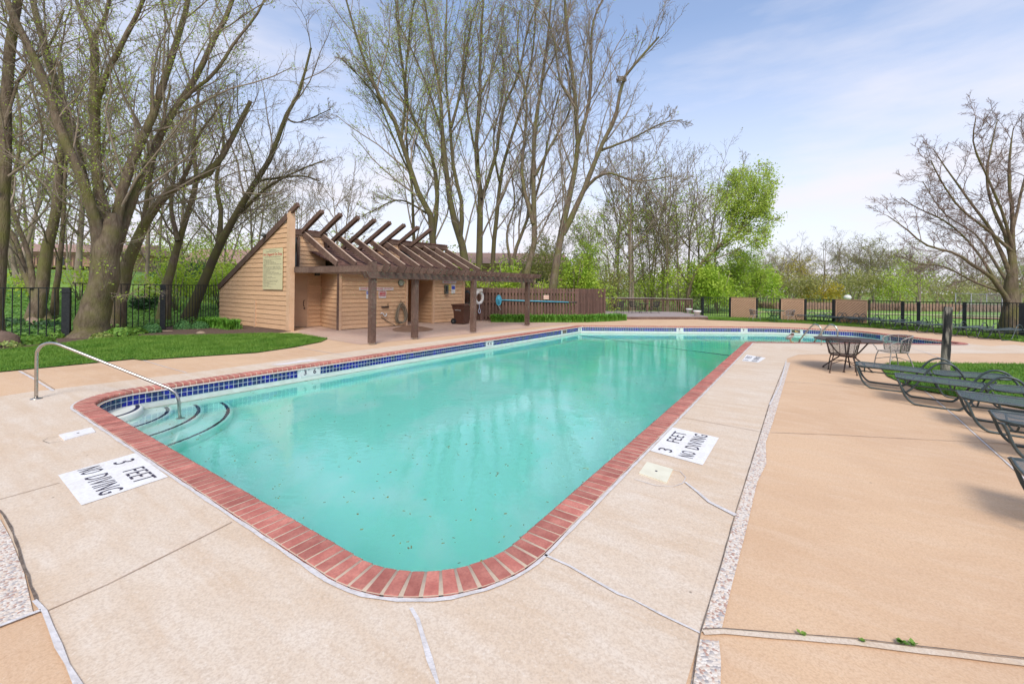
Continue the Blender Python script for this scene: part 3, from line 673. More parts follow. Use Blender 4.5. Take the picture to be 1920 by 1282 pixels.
# dark safety line and floating leaves
mb = MB(); mb.tube([A(1087, 628, 18.3) * 0 + Vector((*G(1087, 629, -.305)[:2], -.297)), Vector((*G(1230, 649, -.305)[:2], -.31)), Vector((*G(1367, 667, -.305)[:2], -.297))], 0.012, 6)
tag(mb.build('safety_line', RUBBER), 'dark thin safety line stretched across the pool water at the deep end', 'rope')
rg = np.random.default_rng(3)
V = []; F = []
def inside(poly, x, y):
    c = False; n = len(poly); j = n - 1
    for i in range(n):
        if (poly[i][1] > y) != (poly[j][1] > y) and x < (poly[j][0] - poly[i][0]) * (y - poly[i][1]) / (poly[j][1] - poly[i][1]) + poly[i][0]: c = not c
        j = i
    return c
cnt = 0
while cnt < 800:
    x = rg.uniform(-6, 8); y = rg.uniform(2, 16)
    if rg.random() > math.exp(-y / 5) * 2 or not inside(CI, x, y): continue
    cnt += 1
    for q in range(int(rg.integers(1, 4)) if rg.random() > .8 else 1):
        a = rg.uniform(0, 6.28); l_ = rg.uniform(.005, .016); w2 = l_ * rg.uniform(.3, .8); xx = x + rg.normal(0, .015); yy = y + rg.normal(0, .015); i0 = len(V)
        for sx, sy in ((-1, -1), (1, -.5), (1, 1), (-.6, 1)): V.append((xx + (sx * l_ * math.cos(a) - sy * w2 * math.sin(a)), yy + (sx * l_ * math.sin(a) + sy * w2 * math.cos(a)), -0.2985))
        F.append((i0, i0 + 1, i0 + 2, i0 + 3))
put('floating_leaves', np_mesh('floating_leaves', V, F, mat('fallen_catkin', (0.34, 0.32, 0.07), 0.8, col2=(0.16, 0.11, 0.04), scale=8)), kind='stuff')

# ------------------------------------------------------------------ painted deck panels, lids
def deck_panel(name, corners, line1, line2, label, m=PAINT):
    # corners: pool side start, pool side end, outer end, outer start (reading direction = start -> end)
    c = [Vector((*p, 0.008)) for p in corners]
    o = MB().quad([*c] if ((c[1] - c[0]).cross(c[2] - c[0])).z > 0 else [*c[::-1]]).build(name, m); tag(o, label, 'marking')
    rd = ((c[1] - c[0]) + (c[2] - c[3])).normalized(); up = ((c[0] - c[3]) + (c[1] - c[2])).normalized(); up = (up - rd * up.dot(rd)).normalized()
    ctr = (c[0] + c[1] + c[2] + c[3]) / 4 + Vector((0, 0, .003)); H_ = ((c[0] - c[3]).length + (c[1] - c[2]).length) / 2; Wd = ((c[1] - c[0]).length + (c[2] - c[3]).length) / 2
    if line1:
        for words, oy in ((line1, .24), (line2, -.17)):
            for t_, cx_, wf in words:
                me = text_mesh(t_, 0.145 * H_ / .66, BLACKINK, space=1.12); xs_ = [v.co.x for v in me.vertices]; f = Wd * wf / (max(xs_) - min(xs_))
                me.transform(Matrix.Diagonal((f, 1.75, 1, 1))); me.transform(frame_mtx(ctr + up * oy * H_ + rd * cx_ * Wd, rd, up)); put('painted_word', me, o)
    return o
deck_panel('depth_panel', [G(255.6, 849.7)[:2], G(315, 895)[:2], G(152.5, 948.75)[:2], G(108.75, 892)[:2]], [('3', -.34, .09), ('FEET', .17, .42)], [('NO', -.33, .19), ('DIVING', .16, .58)], 'white painted panel reading 3 FEET NO DIVING left of the pool corner')
deck_panel('depth_panel', [G(1219, 846)[:2], G(1261.5, 801.8)[:2], G(1348, 821.7)[:2], G(1317.7, 873)[:2]], [('3', -.34, .09), ('FEET', .17, .42)], [('NO', -.33, .19), ('DIVING', .16, .58)], 'white painted panel reading 3 FEET NO DIVING right of the pool')
deck_panel('depth_panel', [G(1391, 677)[:2], G(1400, 665)[:2], G(1436, 671.5)[:2], G(1422, 680)[:2]], [('6', -.34, .09), ('FEET', .17, .42)], [('NO', -.33, .19), ('DIVING', .16, .58)], 'small distant white painted depth panel near the deep end corner')
deck_panel('depth_panel', [G(604, 675.5)[:2], G(520, 686)[:2], G(507, 684)[:2], G(580, 674)[:2]], None, None, 'worn white painted panel behind the left coping', FADED)
def lid(pts, label, m=LIDM):
    c = [Vector((*G(*p)[:2], 0)) for p in pts]
    if (c[1] - c[0]).cross(c[2] - c[0]).z < 0: c = c[::-1]
    o = MB().prism([(q.x, q.y) for q in c], 0.0, 0.016).build('deck_hatch', m); tag(o, label, 'lid')
    ct = sum(c, Vector()) / 4; MB().lathe([(0.012, 0), (0.012, .018), (0, .018)], (ct.x, ct.y, 0), 10).build('finger_hole', BLACKINK, o)
lid([(1213, 868), (1262, 882), (1250, 907), (1198, 889)], 'square cream skimmer lid in the deck right of the pool')
lid([(110, 817), (172, 803), (179, 811), (121, 827)], 'narrow white skimmer lid in the deck left of the pool corner', PAINT)
strip('deck_crack', g2((110, 820), (90, 822), (80, 828), (92, 832), (118, 828)), 0.005, DARKGAP, 0.012, 0.5)
# weeds in the joint
for i, (px, py, s_) in enumerate([(1503, 1193, .02), (1617, 1206, .018), (1690, 1207, .028), (1711, 1211, .02)]):
    p = G(px, py); V = []; F = []
    for q in range(14):
        a = random.uniform(0, 6.28); l_ = s_ * random.uniform(.5, 1.2); e = random.uniform(.2, 1.0); i0 = len(V)
        d = Vector((math.cos(a), math.sin(a), e)) * l_; sd_ = Vector((-math.sin(a), math.cos(a), 0)) * l_ * .45
        for v in (Vector(), d * .6 + sd_, d, d * .6 - sd_): V.append(tuple(p + v + Vector((0, 0, .012))))
        F.append((i0, i0 + 1, i0 + 2, i0 + 3))
    tag(put('weed', np_mesh('weed', V, F, HOSTA)), ['little green weed sprouting in the pale joint, the leftmost of four', 'smallest green weed in the pale joint, second from the left', 'largest reddish green weed in the pale joint', 'green weed just right of the largest weed in the joint'][i], 'weed', 'weeds sprouting in the deck joint')

# ------------------------------------------------------------------ stair handrail and ladder
rail = empty('handrail', 'bent stainless steel handrail over the pool steps in the left corner', 'handrail', (-6.85, 6.16, 0))
rp = [(0, 0, 0), (0, 0, .60), (.015, .0, .70), (.06, .01, .77), (.14, .02, .805), (.24, .03, .80), (.36, .04, .755), (1.75, .22, .12), (1.84, .23, .05), (1.875, .235, -.06), (1.90, .24, -.42)]
MB().tube(smooth_path(rp[:7], 5) + [Vector(p) for p in rp[6:]][1:], 0.021, 12).build('rail_tube', STEEL, rail)
MB().lathe([(0.065, 0), (0.065, .006), (0.03, .016), (0.024, .016)], (0, 0, 0.004), 20).build('base_flange', STEEL, rail)
MB().lathe([(0.06, 0), (0.06, .006), (0.03, .016), (0.024, .016)], (1.90, .24, -.425), 20).build('base_flange', STEEL, rail)
lad = empty('pool_ladder', 'stainless pool ladder with two curved grab rails on the deep end edge', 'ladder', (9.7, 13.35, 0))
for k_ in range(2):
    x0 = 0.5 * k_
    MB().tube(smooth_path([(x0, 0, 0), (x0, 0, .42), (x0 - .02, .04, .56), (x0 - .06, .14, .63), (x0 - .11, .26, .58), (x0 - .25, .55, .15), (x0 - .33, .72, -.25), (x0 - .34, .74, -.7)], 5), 0.022, 10).build('grab_rail', STEEL, lad)
for z_ in (-.45, -.7): MB().box((-.09, .74, z_), (.5, .08, .03)).build('ladder_tread', WHITEP, lad)

# ------------------------------------------------------------------ mallard on the edge
def skinned(name, verts, edges, rad, m, parent, sub=2):
    me = bpy.data.meshes.new(name); me.from_pydata(verts, edges, []); o = bpy.data.objects.new(name, me); C.objects.link(o)
    sk = o.modifiers.new('s', 'SKIN'); sb = o.modifiers.new('b', 'SUBSURF'); sb.levels = sub; sb.render_levels = sub
    for i, v in enumerate(me.skin_vertices[0].data): v.radius = rad[i]; v.use_root = (i == 0)
    bpy.context.view_layer.update(); me2 = bpy.data.meshes.new_from_object(o.evaluated_get(bpy.context.evaluated_depsgraph_get())); bpy.data.objects.remove(o)
    me2.materials.clear(); me2.materials.append(m); me2.polygons.foreach_set('use_smooth', [True] * len(me2.polygons)); return put(name, me2, parent)
dk = empty('duck', 'mallard duck with dark green head standing on the pool edge', 'duck', (9.08, 13.86, 0.02), math.radians(-38)); dk.scale = (1.3,) * 3
dm, dn, db = node_mat('duck_plumage'); gd = dn.nodes.new('ShaderNodeTexCoord'); sx_ = dn.nodes.new('ShaderNodeSeparateXYZ'); dn.links.new(gd.outputs['Object'], sx_.inputs[0])
rmp = dn.nodes.new('ShaderNodeValToRGB'); e = rmp.color_ramp.elements; e[0].position = 0.10; e[0].color = (.42, .38, .33, 1); e[1].position = .17; e[1].color = (.10, .04, .025, 1)
for ps, cl in ((.225, (.7, .68, .64, 1)), (.24, (.008, .035, .02, 1))):
    q = e.new(ps); q.color = cl
rmp.color_ramp.interpolation = 'CONSTANT'; dn.links.new(sx_.outputs[2], rmp.inputs[0]); dn.links.new(rmp.outputs[0], db.inputs['Base Color'])
skinned('duck_body', [(-.12, 0, .075), (-.07, 0, .095), (-.01, 0, .135), (.03, 0, .185), (.04, 0, .235), (.055, 0, .275), (.07, 0, .285)], [(i, i + 1) for i in range(6)], [(.02, .015), (.06, .055), (.065, .06), (.045, .045), (.024, .024), (.033, .033), (.02, .02)], dm, dk)
MB().hexa([(.085, -.012, .268), (.15, -.014, .262), (.15, .014, .262), (.085, .012, .268), (.085, -.01, .288), (.145, -.01, .268), (.145, .01, .268), (.085, .01, .288)]).build('bill', YELI, dk)
for s_ in (-1, 1):
    MB().tube([(-.10, s_ * .045, .09), (-.04, s_ * .062, .12), (.01, s_ * .052, .17)], [.012, .035, .02], 8).build('wing', mat('wing_feathers', (.16, .12, .10), .7, col2=(.55, .52, .48), scale=40), dk)
    lg = MB().tube([(-.02, s_ * .03, .09), (.005, s_ * .03, .01)], .006, 6).build('leg', mat('orange_skin', (.6, .2, .02), .5), dk)
    MB().prism([(0, s_ * .03 - .006), (.05, s_ * .03 - .025), (.055, s_ * .03), (.05, s_ * .03 + .025), (0, s_ * .03 + .006)], 0, .008).build('foot', MATS['orange_skin'], lg)

# ------------------------------------------------------------------ the bath house (skewed local frame s,t)
O = Vector((-8.05, 15.45)); EU = Vector((.6486, .7612)); EV = Vector((-.839, .544))
def W(s, t, z=0.0): p = O + EU * s + EV * t; return Vector((p.x, p.y, z))
shed = empty('bath_house', 'tan wood sided bath house with slanted brown roof and exposed rafters', 'building', W(0, 0))
inv = Matrix.Translation(-shed.location)
def sh(mb, name, m, parent=None, kind=None):
    me = mb.mesh(name, m); me.transform(inv); return put(name, me, parent or shed, None, kind)
def sbox(s0, s1, t0, t1, z0, z1, mb=None, m=None):
    mb = mb or MB()
    return mb.hexa([W(s0, t0, z0), W(s1, t0, z0), W(s1, t1, z0), W(s0, t1, z0), W(s0, t0, z1), W(s1, t0, z1), W(s1, t1, z1), W(s0, t1, z1)], m)
ZR = lambda t: 4.36 - 0.5 * t      # top of the long back roof
def lap_board(a, b, z0, z1, nrm, ta=None):
    """one clapboard between plan points a and b; leans out at its foot; ends may be cut by a roof line (za, zb tops)"""
    mb = MB(); n3 = Vector((nrm.x, nrm.y, 0))
    return mb.hexa([a + n3 * .026 + Vector((0, 0, z0)), b + n3 * .026 + Vector((0, 0, z0)), b + Vector((0, 0, z0)) - n3 * .02, a + Vector((0, 0, z0)) - n3 * .02,
                    a + n3 * .008 + Vector((0, 0, z1)), b + n3 * .008 + Vector((0, 0, z1)), b + Vector((0, 0, z1)) - n3 * .02, a + Vector((0, 0, z1)) - n3 * .02])
def side_wall(pa, pb, z0, z1, pitch=0.165, core=True, thick=0.12):
    a, b = Vector((pa.x, pa.y, 0)), Vector((pb.x, pb.y, 0)); d = (b - a).normalized(); nrm = Vector((d.y, -d.x))   # outward = right of a->b
    if core:
        n3 = Vector((nrm.x, nrm.y, 0)); q = [a - n3 * .012, b - n3 * .012, b - n3 * (thick + .012), a - n3 * (thick + .012)]
        sh(MB().hexa([p + Vector((0, 0, z0)) for p in q] + [p + Vector((0, 0, z1)) for p in q]), 'wall', SIDING)
    z = z0
    while z < z1 - 0.03:
        zz = min(z + pitch, z1); sh(lap_board(a, b, z, zz - .014, nrm), 'clapboard', SIDING); z += pitch
# gable wing wall: boards cut by the rake
GL = 5.45
nrm = Vector((-EU.x, -EU.y))
a0, n3 = Vector((0, 0, 0)), Vector((-EU.x, -EU.y, 0))
sh(MB().hexa([W(.02, .12, .0), W(.02, GL, .0), W(.16, GL, .0), W(.16, .12, .0), W(.02, .12, ZR(.12) - .2), W(.02, GL, ZR(GL) - .2), W(.16, GL, ZR(GL) - .2), W(.16, .12, ZR(.12) - .2)]), 'wall', SIDING)
z = 0.03; pit = 0.178
while z < 4.1:
    tz = lambda q: min(GL, (4.36 - .2 - q) / .5)
    z1 = z + pit; t0_, t1_ = tz(z), tz(z1)
    if t1_ > .16:
        Lb = []
        for zz, off in ((z, .028), (z1 - .015, .008)):
            te = tz(zz); Lb.append([W(.02, .15, zz) + n3 * off, W(.02, max(te, .16), zz) + n3 * off, W(.02, max(te, .16), zz) - n3 * .01, W(.02, .15, zz) - n3 * .01])
        sh(MB().hexa(Lb[0] + Lb[1]), 'clapboard', SIDING)
    z += pit
sh(MB().hexa([W(-.035, -.06, 0), W(.14, -.06, 0), W(.14, .16, 0), W(-.035, .16, 0), W(-.035, -.06, 4.34), W(.14, -.06, 4.34), W(.14, .16, 4.27), W(-.035, .16, 4.27)]), 'corner_post', TRIMTAN)
sh(MB().bar(W(-.03, GL + .02, ZR(GL) - .10), W(-.03, .17, ZR(.17) - .10), .05, .22), 'rake_board', BROWN)
sh(MB().box((*W(-.012, 2.4)[:2], .52), (.10, .045, 1.05), math.atan2(EV.y, EV.x)), 'patch_strip', TRIMTAN)
lamp = MB().tube([W(-.13, 1.55, 3.62), W(-.16, 1.6, 3.5)], [.06, .085], 10); sh(lamp, 'flood_lamp', GREYP)
# back roof slab
sh(MB().hexa([W(-.02, 1.02, ZR(1.02) - .06), W(8.4, 1.02, ZR(1.02) - .06), W(8.4, 5.5, ZR(5.5) - .06), W(-.02, 5.5, ZR(5.5) - .06), W(-.02, 1.02, ZR(1.02)), W(8.4, 1.02, ZR(1.02)), W(8.4, 5.5, ZR(5.5)), W(-.02, 5.5, ZR(5.5))]) if False else
   MB().hexa([W(0, 1.0, ZR(1) - .06), W(1.9, 1.0, ZR(1) - .06), W(1.9, 5.5, ZR(5.5) - .06), W(0, 5.5, ZR(5.5) - .06), W(0, 1.0, ZR(1)), W(1.9, 1.0, ZR(1)), W(1.9, 5.5, ZR(5.5)), W(0, 5.5, ZR(5.5))]), 'roof', SHINGLE)
sh(MB().hexa([W(1.9, 2.0, ZR(2) - .06), W(4.72, 2.0, ZR(2) - .06), W(4.72, 5.5, ZR(5.5) - .06), W(1.9, 5.5, ZR(5.5) - .06), W(1.9, 2.0, ZR(2)), W(4.72, 2.0, ZR(2)), W(4.72, 5.5, ZR(5.5)), W(1.9, 5.5, ZR(5.5))]), 'roof', SHINGLE)
sh(MB().hexa([W(4.72, 1.0, ZR(1) - .06), W(8.45, 1.0, ZR(1) - .06), W(8.45, 5.5, ZR(5.5) - .06), W(4.72, 5.5, ZR(5.5) - .06), W(4.72, 1.0, ZR(1)), W(8.45, 1.0, ZR(1)), W(8.45, 5.5, ZR(5.5)), W(4.72, 5.5, ZR(5.5))]), 'roof', SHINGLE)
# clerestory fascias
sh(MB().bar(W(.1, .97, 3.70), W(1.86, .97, 3.70), .05, .17), 'fascia', BROWN); sh(MB().bar(W(4.72, .97, 3.68), W(8.42, .97, 3.68), .05, .17), 'fascia', BROWN)
# front (lower) shingle roof from the eave up to the ridge
EZ = 2.36
def lower_roof(s0, s1, t1, z1, name='roof'):
    rows = 9
    for r_ in range(rows):
        f0, f1 = r_ / rows, (r_ + 1) / rows; ta, tb = -1.12 + (t1 + 1.12) * f0, -1.12 + (t1 + 1.12) * f1 + .05; za, zb = EZ + (z1 - EZ) * f0, EZ + (z1 - EZ) * f1
        sh(MB().hexa([W(s0, ta, za - .01), W(s1, ta, za - .01), W(s1, tb, zb - .02), W(s0, tb, zb - .02), W(s0, ta, za + .03), W(s1, ta, za + .03), W(s1, tb, zb + .012), W(s0, tb, zb + .012)]), 'shingle_course', SHINGLE)
lower_roof(1.25, 1.92, 0.98, 3.05 - .02); lower_roof(1.925, 4.72, 2.0, 3.36); lower_roof(4.725, 7.75, .98, 2.95)
# clerestory boxes
side_wall(W(.85, 1.0), W(1.86, 1.0), 2.2, 3.62)
side_wall(W(4.74, 1.0), W(5.5, 1.0), 2.2, 3.6); 
for s_, z0_ in ((1.86, 2.9), (4.72, 2.9)):
    sh(sbox(s_ - .02, s_ + .08, .9, 1.0, z0_, 3.80), 'corner_post', BROWN)
    sh(MB().hexa([W(s_, 1.0, 2.2), W(s_ + .06, 1.0, 2.2), W(s_ + .06, 2.0, 2.2), W(s_, 2.0, 2.2), W(s_, 1.0, 3.75), W(s_ + .06, 1.0, 3.75), W(s_ + .06, 2.0, 3.3), W(s_, 2.0, 3.3)]), 'cheek_wall', SIDING)
def window(s0, s1, z0_, z1_):
    fr = MB(); sbox(s0, s0 + .06, .93, 1.03, z0_, z1_, fr); sbox(s1 - .07, s1, .93, 1.03, z0_, z1_, fr); sbox(s0 + .06, s1 - .07, .935, 1.025, z1_ - .06, z1_, fr); sbox(s0 + .06, s1 - .07, .935, 1.025, z0_, z0_ + .06, fr)
    f = sh(fr, 'window', BROWN); me = sbox(s0 + .06, s1 - .07, .985, 1.0, z0_ + .06, z1_ - .06).mesh('pane', GLASSD); me.transform(inv); put('pane', me, f)
window(.14, .85, 2.35, 3.58); window(5.52, 6.15, 2.4, 3.55)
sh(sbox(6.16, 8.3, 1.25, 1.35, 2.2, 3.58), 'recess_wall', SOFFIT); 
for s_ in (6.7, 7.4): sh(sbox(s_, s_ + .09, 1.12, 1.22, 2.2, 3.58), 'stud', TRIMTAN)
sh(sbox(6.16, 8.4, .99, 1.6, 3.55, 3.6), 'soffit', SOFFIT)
# lower walls: door recess, left box, passage, right box
dw = 1.18
side_wall(W(1.33, dw), W(1.86, dw), 0.02, 2.2)
sh(sbox(.16, .34, dw, dw + .1, 0, 2.2), 'wall', SIDING)
sh(sbox(.34, 1.33, dw, dw + .1, 2.06, 2.2), 'door_header', TRIMTAN)
door = sh(sbox(.36, 1.30, dw + .0, dw + .05, 0.03, 2.03), 'door', DOORM)
def dpart(mb, name, m, par): me = mb.mesh(name, m); me.transform(inv); return put(name, me, par)
fr = MB(); sbox(1.30, 1.35, dw - .02, dw + .04, .0, 2.06, fr); sbox(.34, 1.30, dw - .02, dw + .04, 2.03, 2.075, fr); dpart(fr, 'door_frame', TRIMTAN, door)
hp = W(1.2, dw - .02, 0.95); dpart(MB().tube(smooth_path([hp + Vector((0, 0, .12)), hp + Vector((-.02, -.05, .10)), hp + Vector((-.02, -.06, 0)), hp + Vector((-.02, -.05, -.10)), hp + Vector((0, 0, -.12))], 3), .012, 6), 'door_handle', RUBBER, door)
dpart(MB().tube([hp + Vector((0, .01, -.2)), hp + Vector((-.01, -.03, -.2))], .025, 10), 'lock', RUBBER, door)
side_wall(W(1.86, dw - .02), W(1.33, -.83), 0.02, 2.2)
side_wall(W(1.33, -.85), W(4.37, -.85), 0.03, 2.2)
for s_ in (1.30, 4.28): sh(sbox(s_, s_ + .10, -.895, -.80, 0.0, 2.2), 'corner_trim', TRIMTAN)
sh(sbox(1.27, 1.30, -.89, -.79, 0.0, 2.2), 'corner_trim', BROWN)
sh(sbox(4.30, 4.38, -.79, 1.2, 0, 2.2), 'wall', SIDING)
pw = sh(sbox(4.38, 6.2, 1.15, 1.25, 0, 2.2), 'passage_wall', SIDING)
dpart(sbox(4.7, 5.6, 1.10, 1.149, .02, 2.02), 'passage_door', DOORM, pw)
side_wall(W(6.05, 1.1), W(5.84, -.75), 0.02, 2.2)
side_wall(W(5.84, -.8), W(7.75, -.8), 0.03, 2.2)
for s_ in (5.80, 7.66): sh(sbox(s_, s_ + .10, -.845, -.75, 0.0, 2.2), 'corner_trim', TRIMTAN)
sh(sbox(7.68, 7.76, -.75, 1.2, 0, 2.2), 'wall', SIDING)
sh(MB().bar(W(1.2, -1.13, 2.27), W(7.85, -1.13, 2.27), .04, .16), 'eave_board', BROWN)
sh(MB().hexa([W(.16, 1.17, 2.2), W(7.8, 1.17, 2.2), W(7.8, -1.1, 2.2), W(1.25, -1.1, 2.2), W(.16, 1.17, 2.24), W(7.8, 1.17, 2.24), W(7.8, -1.1, 2.24), W(1.25, -1.1, 2.24)]), 'ceiling_board', BROWN)
fx = W(1.62, 1.05, 2.12); sh(MB().box(fx, (.16, .12, .12), .9), 'wall_lamp', GREYP)
# rafters: long upper arms in the plane of the back roof, lower arms down to the eave
SV = [.98 + .735 * i for i in range(11)]
for i, s_ in enumerate(SV):
    zt = 3.84 - .017 * i
    if i < 8:
        t_low = 1.0 if i in (0, 1, 6, 7) else 2.15
        for ds in (-.045, .045):
            sh(MB().bar(W(s_ + ds, t_low, zt - .5 * (t_low - 1) - .08), W(s_ + ds, -.30, zt + .62), .05, .15), 'rafter', BROWN)
    sh(MB().bar(W(s_ + .02, 1.03, zt - .12), W(s_ + .02, -1.22, 2.46), .06, .20), 'rafter', BROWN)
    sh(MB().bar(W(s_ + .02, 1.0, zt + .005), W(s_ + .02, -1.22, 2.585), .066, .012), 'rafter_cap', mat('worn_wood_edge', (.50, .36, .27), .8))
sh(MB().bar(W(.02, .1, 4.28), W(.02, -.45, 4.55), .10, .16), 'rafter', BROWN)
me = text_mesh('x', .01, BROWN); bpy.data.meshes.remove(me)

# signs on the bath house
def wall_sign(name, s0, s1, t, z0_, z1_, m, label, gable=False):
    """flat board on a wall; returns board, origin centre, reading dir"""
    if gable:
        a, b = W(-.0, s1, 0), W(-.0, s0, 0); nn = Vector((-EU.x, -EU.y, 0))
    else:
        a, b = W(s0, t, 0), W(s1, t, 0); d = (b - a).normalized(); nn = Vector((d.y, -d.x, 0))
    d = (b - a).normalized(); nn = Vector((d.y, -d.x, 0)); off = nn * .028
    q = [a + off, b + off, b + off + nn * .012, a + off + nn * .012]
    o = MB().hexa([p + Vector((0, 0, z0_)) for p in q] + [p + Vector((0, 0, z1_)) for p in q]).build(name, m); tag(o, label, 'sign')
    return o, (a + b) / 2 + off + nn * .0135 + Vector((0, 0, (z0_ + z1_) / 2)), d, (b - a).length
UP = Vector((0, 0, 1))
# long rules board (gable wall)
so, ce, d, wd = wall_sign('rules_sign', .42, 1.80, 0, 1.50, 3.04, CREAM, 'tall cream rules board headed No Lifeguard On Duty on the gable wall', True)
so_r = so
def line(par, txt, size, m, ce, d, dy, width=None, bold=False, left=None, name='lettering'):
    me = text_mesh(txt, size, m, bold=bold)
    xs_ = [v.co.x for v in me.vertices]; f = (width / (max(xs_) - min(xs_))) if width else 1.0
    me.transform(Matrix.Diagonal((f, 1, 1, 1)))
    ox = 0
    if left is not None: xs_ = [v.co.x for v in me.vertices]; ox = left - min(xs_)
    me.transform(frame_mtx(ce + d * ox + UP * dy, d, UP)); return put(name, me, par)
print('rules sign width', wd)
line(so, 'MINNESOTA STATE CODE', .05, GREYI, ce, d, .70, wd * .34)
line(so, 'REQUIRES THE FOLLOWING NOTICE', .05, GREYI, ce, d, .645, wd * .62)
line(so, 'No Lifeguard On Duty', .13, REDI, ce, d, .545, wd * .94, True)
line(so, 'CHILDREN MUST BE ACCOMPANIED BY ADULT', .05, GREYI, ce, d, .445, wd * .8)
rl = ['PERSONS USING THE POOL DO SO AT OWN RISK', 'NO DIVING ALLOWED', 'NO RUNNING OR ROUGH PLAY', 'NO GLASS CONTAINERS IN AREA', 'PERSONS WITH COMMUNICABLE DISEASE ARE', 'BARRED', 'CHILDREN NOT TOILET TRAINED MUST WEAR', 'SWIM DIAPERS AT ALL TIMES IN THE POOL', 'SHOWER BEFORE ENTERING THE WATER EACH', 'NO PETS ALLOWED', 'NO SMOKING IN POOL AREA', 'NO FOOD OR DRINK NEAR THE WATER', 'RESIDENTS AND THEIR GUESTS ONLY PLEASE', 'NO SPITTING', 'NO LOUD MUSIC HERE', 'POOL HOURS 9 AM TO 9 PM', 'KEEP GATE', 'CLOSED AND LOCKED AT ALL TIMES', 'REPORT ANY PROBLEMS TO OFFICE', 'IN CASE OF EMERGENCY', 'CALL 911 FROM THE WALL PHONE', 'THANK YOU', 'ENJOY THE POOL']
wf = [.88, .40, .55, .64, .9, .12, .85, .9, .92, .33, .55, .78, .92, .18, .44, .62, .17, .74, .7, .33, .64, .28, .42]
for i, (t_, f_) in enumerate(zip(rl, wf)): line(so, t_, .044, GREYI, ce, d, .355 - i * .0465, wd * f_, left=-wd * .46)
# red and white signs on the left box wall
so, ce, d, wd = wall_sign('warning_sign', 2.12, 3.66, -.85, 1.505, 1.62, WHITEP, 'long white strip with red letters WARNING NO LIFEGUARD ON DUTY')
line(so, 'WARNING - NO LIFEGUARD ON DUTY!!', .10, REDI, ce, d, 0, wd * .95, True)
so, ce, d, wd = wall_sign('no_diving_sign', 2.98, 3.32, -.85, 1.19, 1.48, WHITEP, 'red and white NO DIVING ALLOWED sign right of the first pergola post')
o2 = MB().hexa([ce + d * x + UP * z_ + Vector((d.y, -d.x, 0)) * y_ for z_, pts_ in ((-.07, 0), (.13, 0)) for x, y_ in ((-.14, 0), (.14, 0), (.14, .002), (-.14, .002))]).build('red_field', REDI, so)
ce2 = ce + Vector((d.y, -d.x, 0)) * .004
line(so, 'NO DIVING', .085, WHITEP, ce2, d, .08, wd * .72, True); line(so, 'ALLOWED', .085, WHITEP, ce2, d, -.02, wd * .66, True)
so, ce, d, wd = wall_sign('notice_sign', 2.42, 2.70, -.85, 1.17, 1.48, WHITEP, 'small white and blue notice left behind the first pergola post')
MB().hexa([ce + d * x + UP * z_ + Vector((d.y, -d.x, 0)) * y_ for z_ in (.02, .13) for x, y_ in ((-.13, 0), (.13, 0), (.13, .002), (-.13, .002))]).build('blue_field', BLUEI, so)
line(so, 'NOTICE', .07, WHITEP, ce + Vector((d.y, -d.x, 0)) * .004, d, .075, wd * .75, True)
# signs on the right box
so, ce, d, wd = wall_sign('emergency_sign', 6.36, 7.20, -.8, 1.84, 1.95, WHITEP, 'white strip with red letters EMERGENCY DIAL above the grey phone box')
line(so, '*EMERGENCY DIAL 911*', .09, REDI, ce, d, 0, wd * .92, True)
so, ce, d, wd = wall_sign('yellow_sign', 6.68, 6.86, -.8, 1.53, 1.78, YELI, 'small yellow and white sign beside the grey phone box')
line(so, 'POOL', .06, BLACKINK, ce, d, .06, wd * .7); line(so, 'PHONE', .06, BLACKINK, ce, d, -.05, wd * .75)
so, ce, d, wd = wall_sign('blue_notice_sign', 6.90, 7.14, -.8, 1.36, 1.79, WHITEP, 'white notice with blue square at the right of the phone box')
MB().hexa([ce + d * x + UP * z_ + Vector((d.y, -d.x, 0)) * y_ for z_ in (-.02, .13) for x, y_ in ((-.10, 0), (.10, 0), (.10, .002), (-.10, .002))]).build('blue_field', BLUEI, so)
line(so, 'RULES', .05, BLUEI, ce, d, .165, wd * .6)
ph = empty('wall_phone', 'grey emergency phone box mounted on the tan wall of the bath house', 'phone', W(6.55, -.87, 1.55))
MB().box((0, 0, 0), (.17, .13, .42), math.atan2(EU.y, EU.x)).build('phone_case', GREYP, ph); MB().box((.02, -.06, .02), (.06, .05, .26), math.atan2(EU.y, EU.x)).build('handset', RUBBER, ph)
# clock-like round thermometer
cl = empty('thermometer', 'round grey wall thermometer at the upper right of the left box', 'thermometer', W(4.02, -.89, 1.82))
nn = Vector((EU.y, -EU.x, 0))
MB().tube([Vector(), nn * .03], .14, 24).build('rim', GREYP, cl); MB().tube([nn * .03, nn * .034], .115, 24).build('dial', STEEL, cl); MB().bar(nn * .038 + Vector((.03, .03, -.05)), nn * .038 + Vector((-.02, -.02, .05)), .014, .004).build('needle', WHITEP, cl)

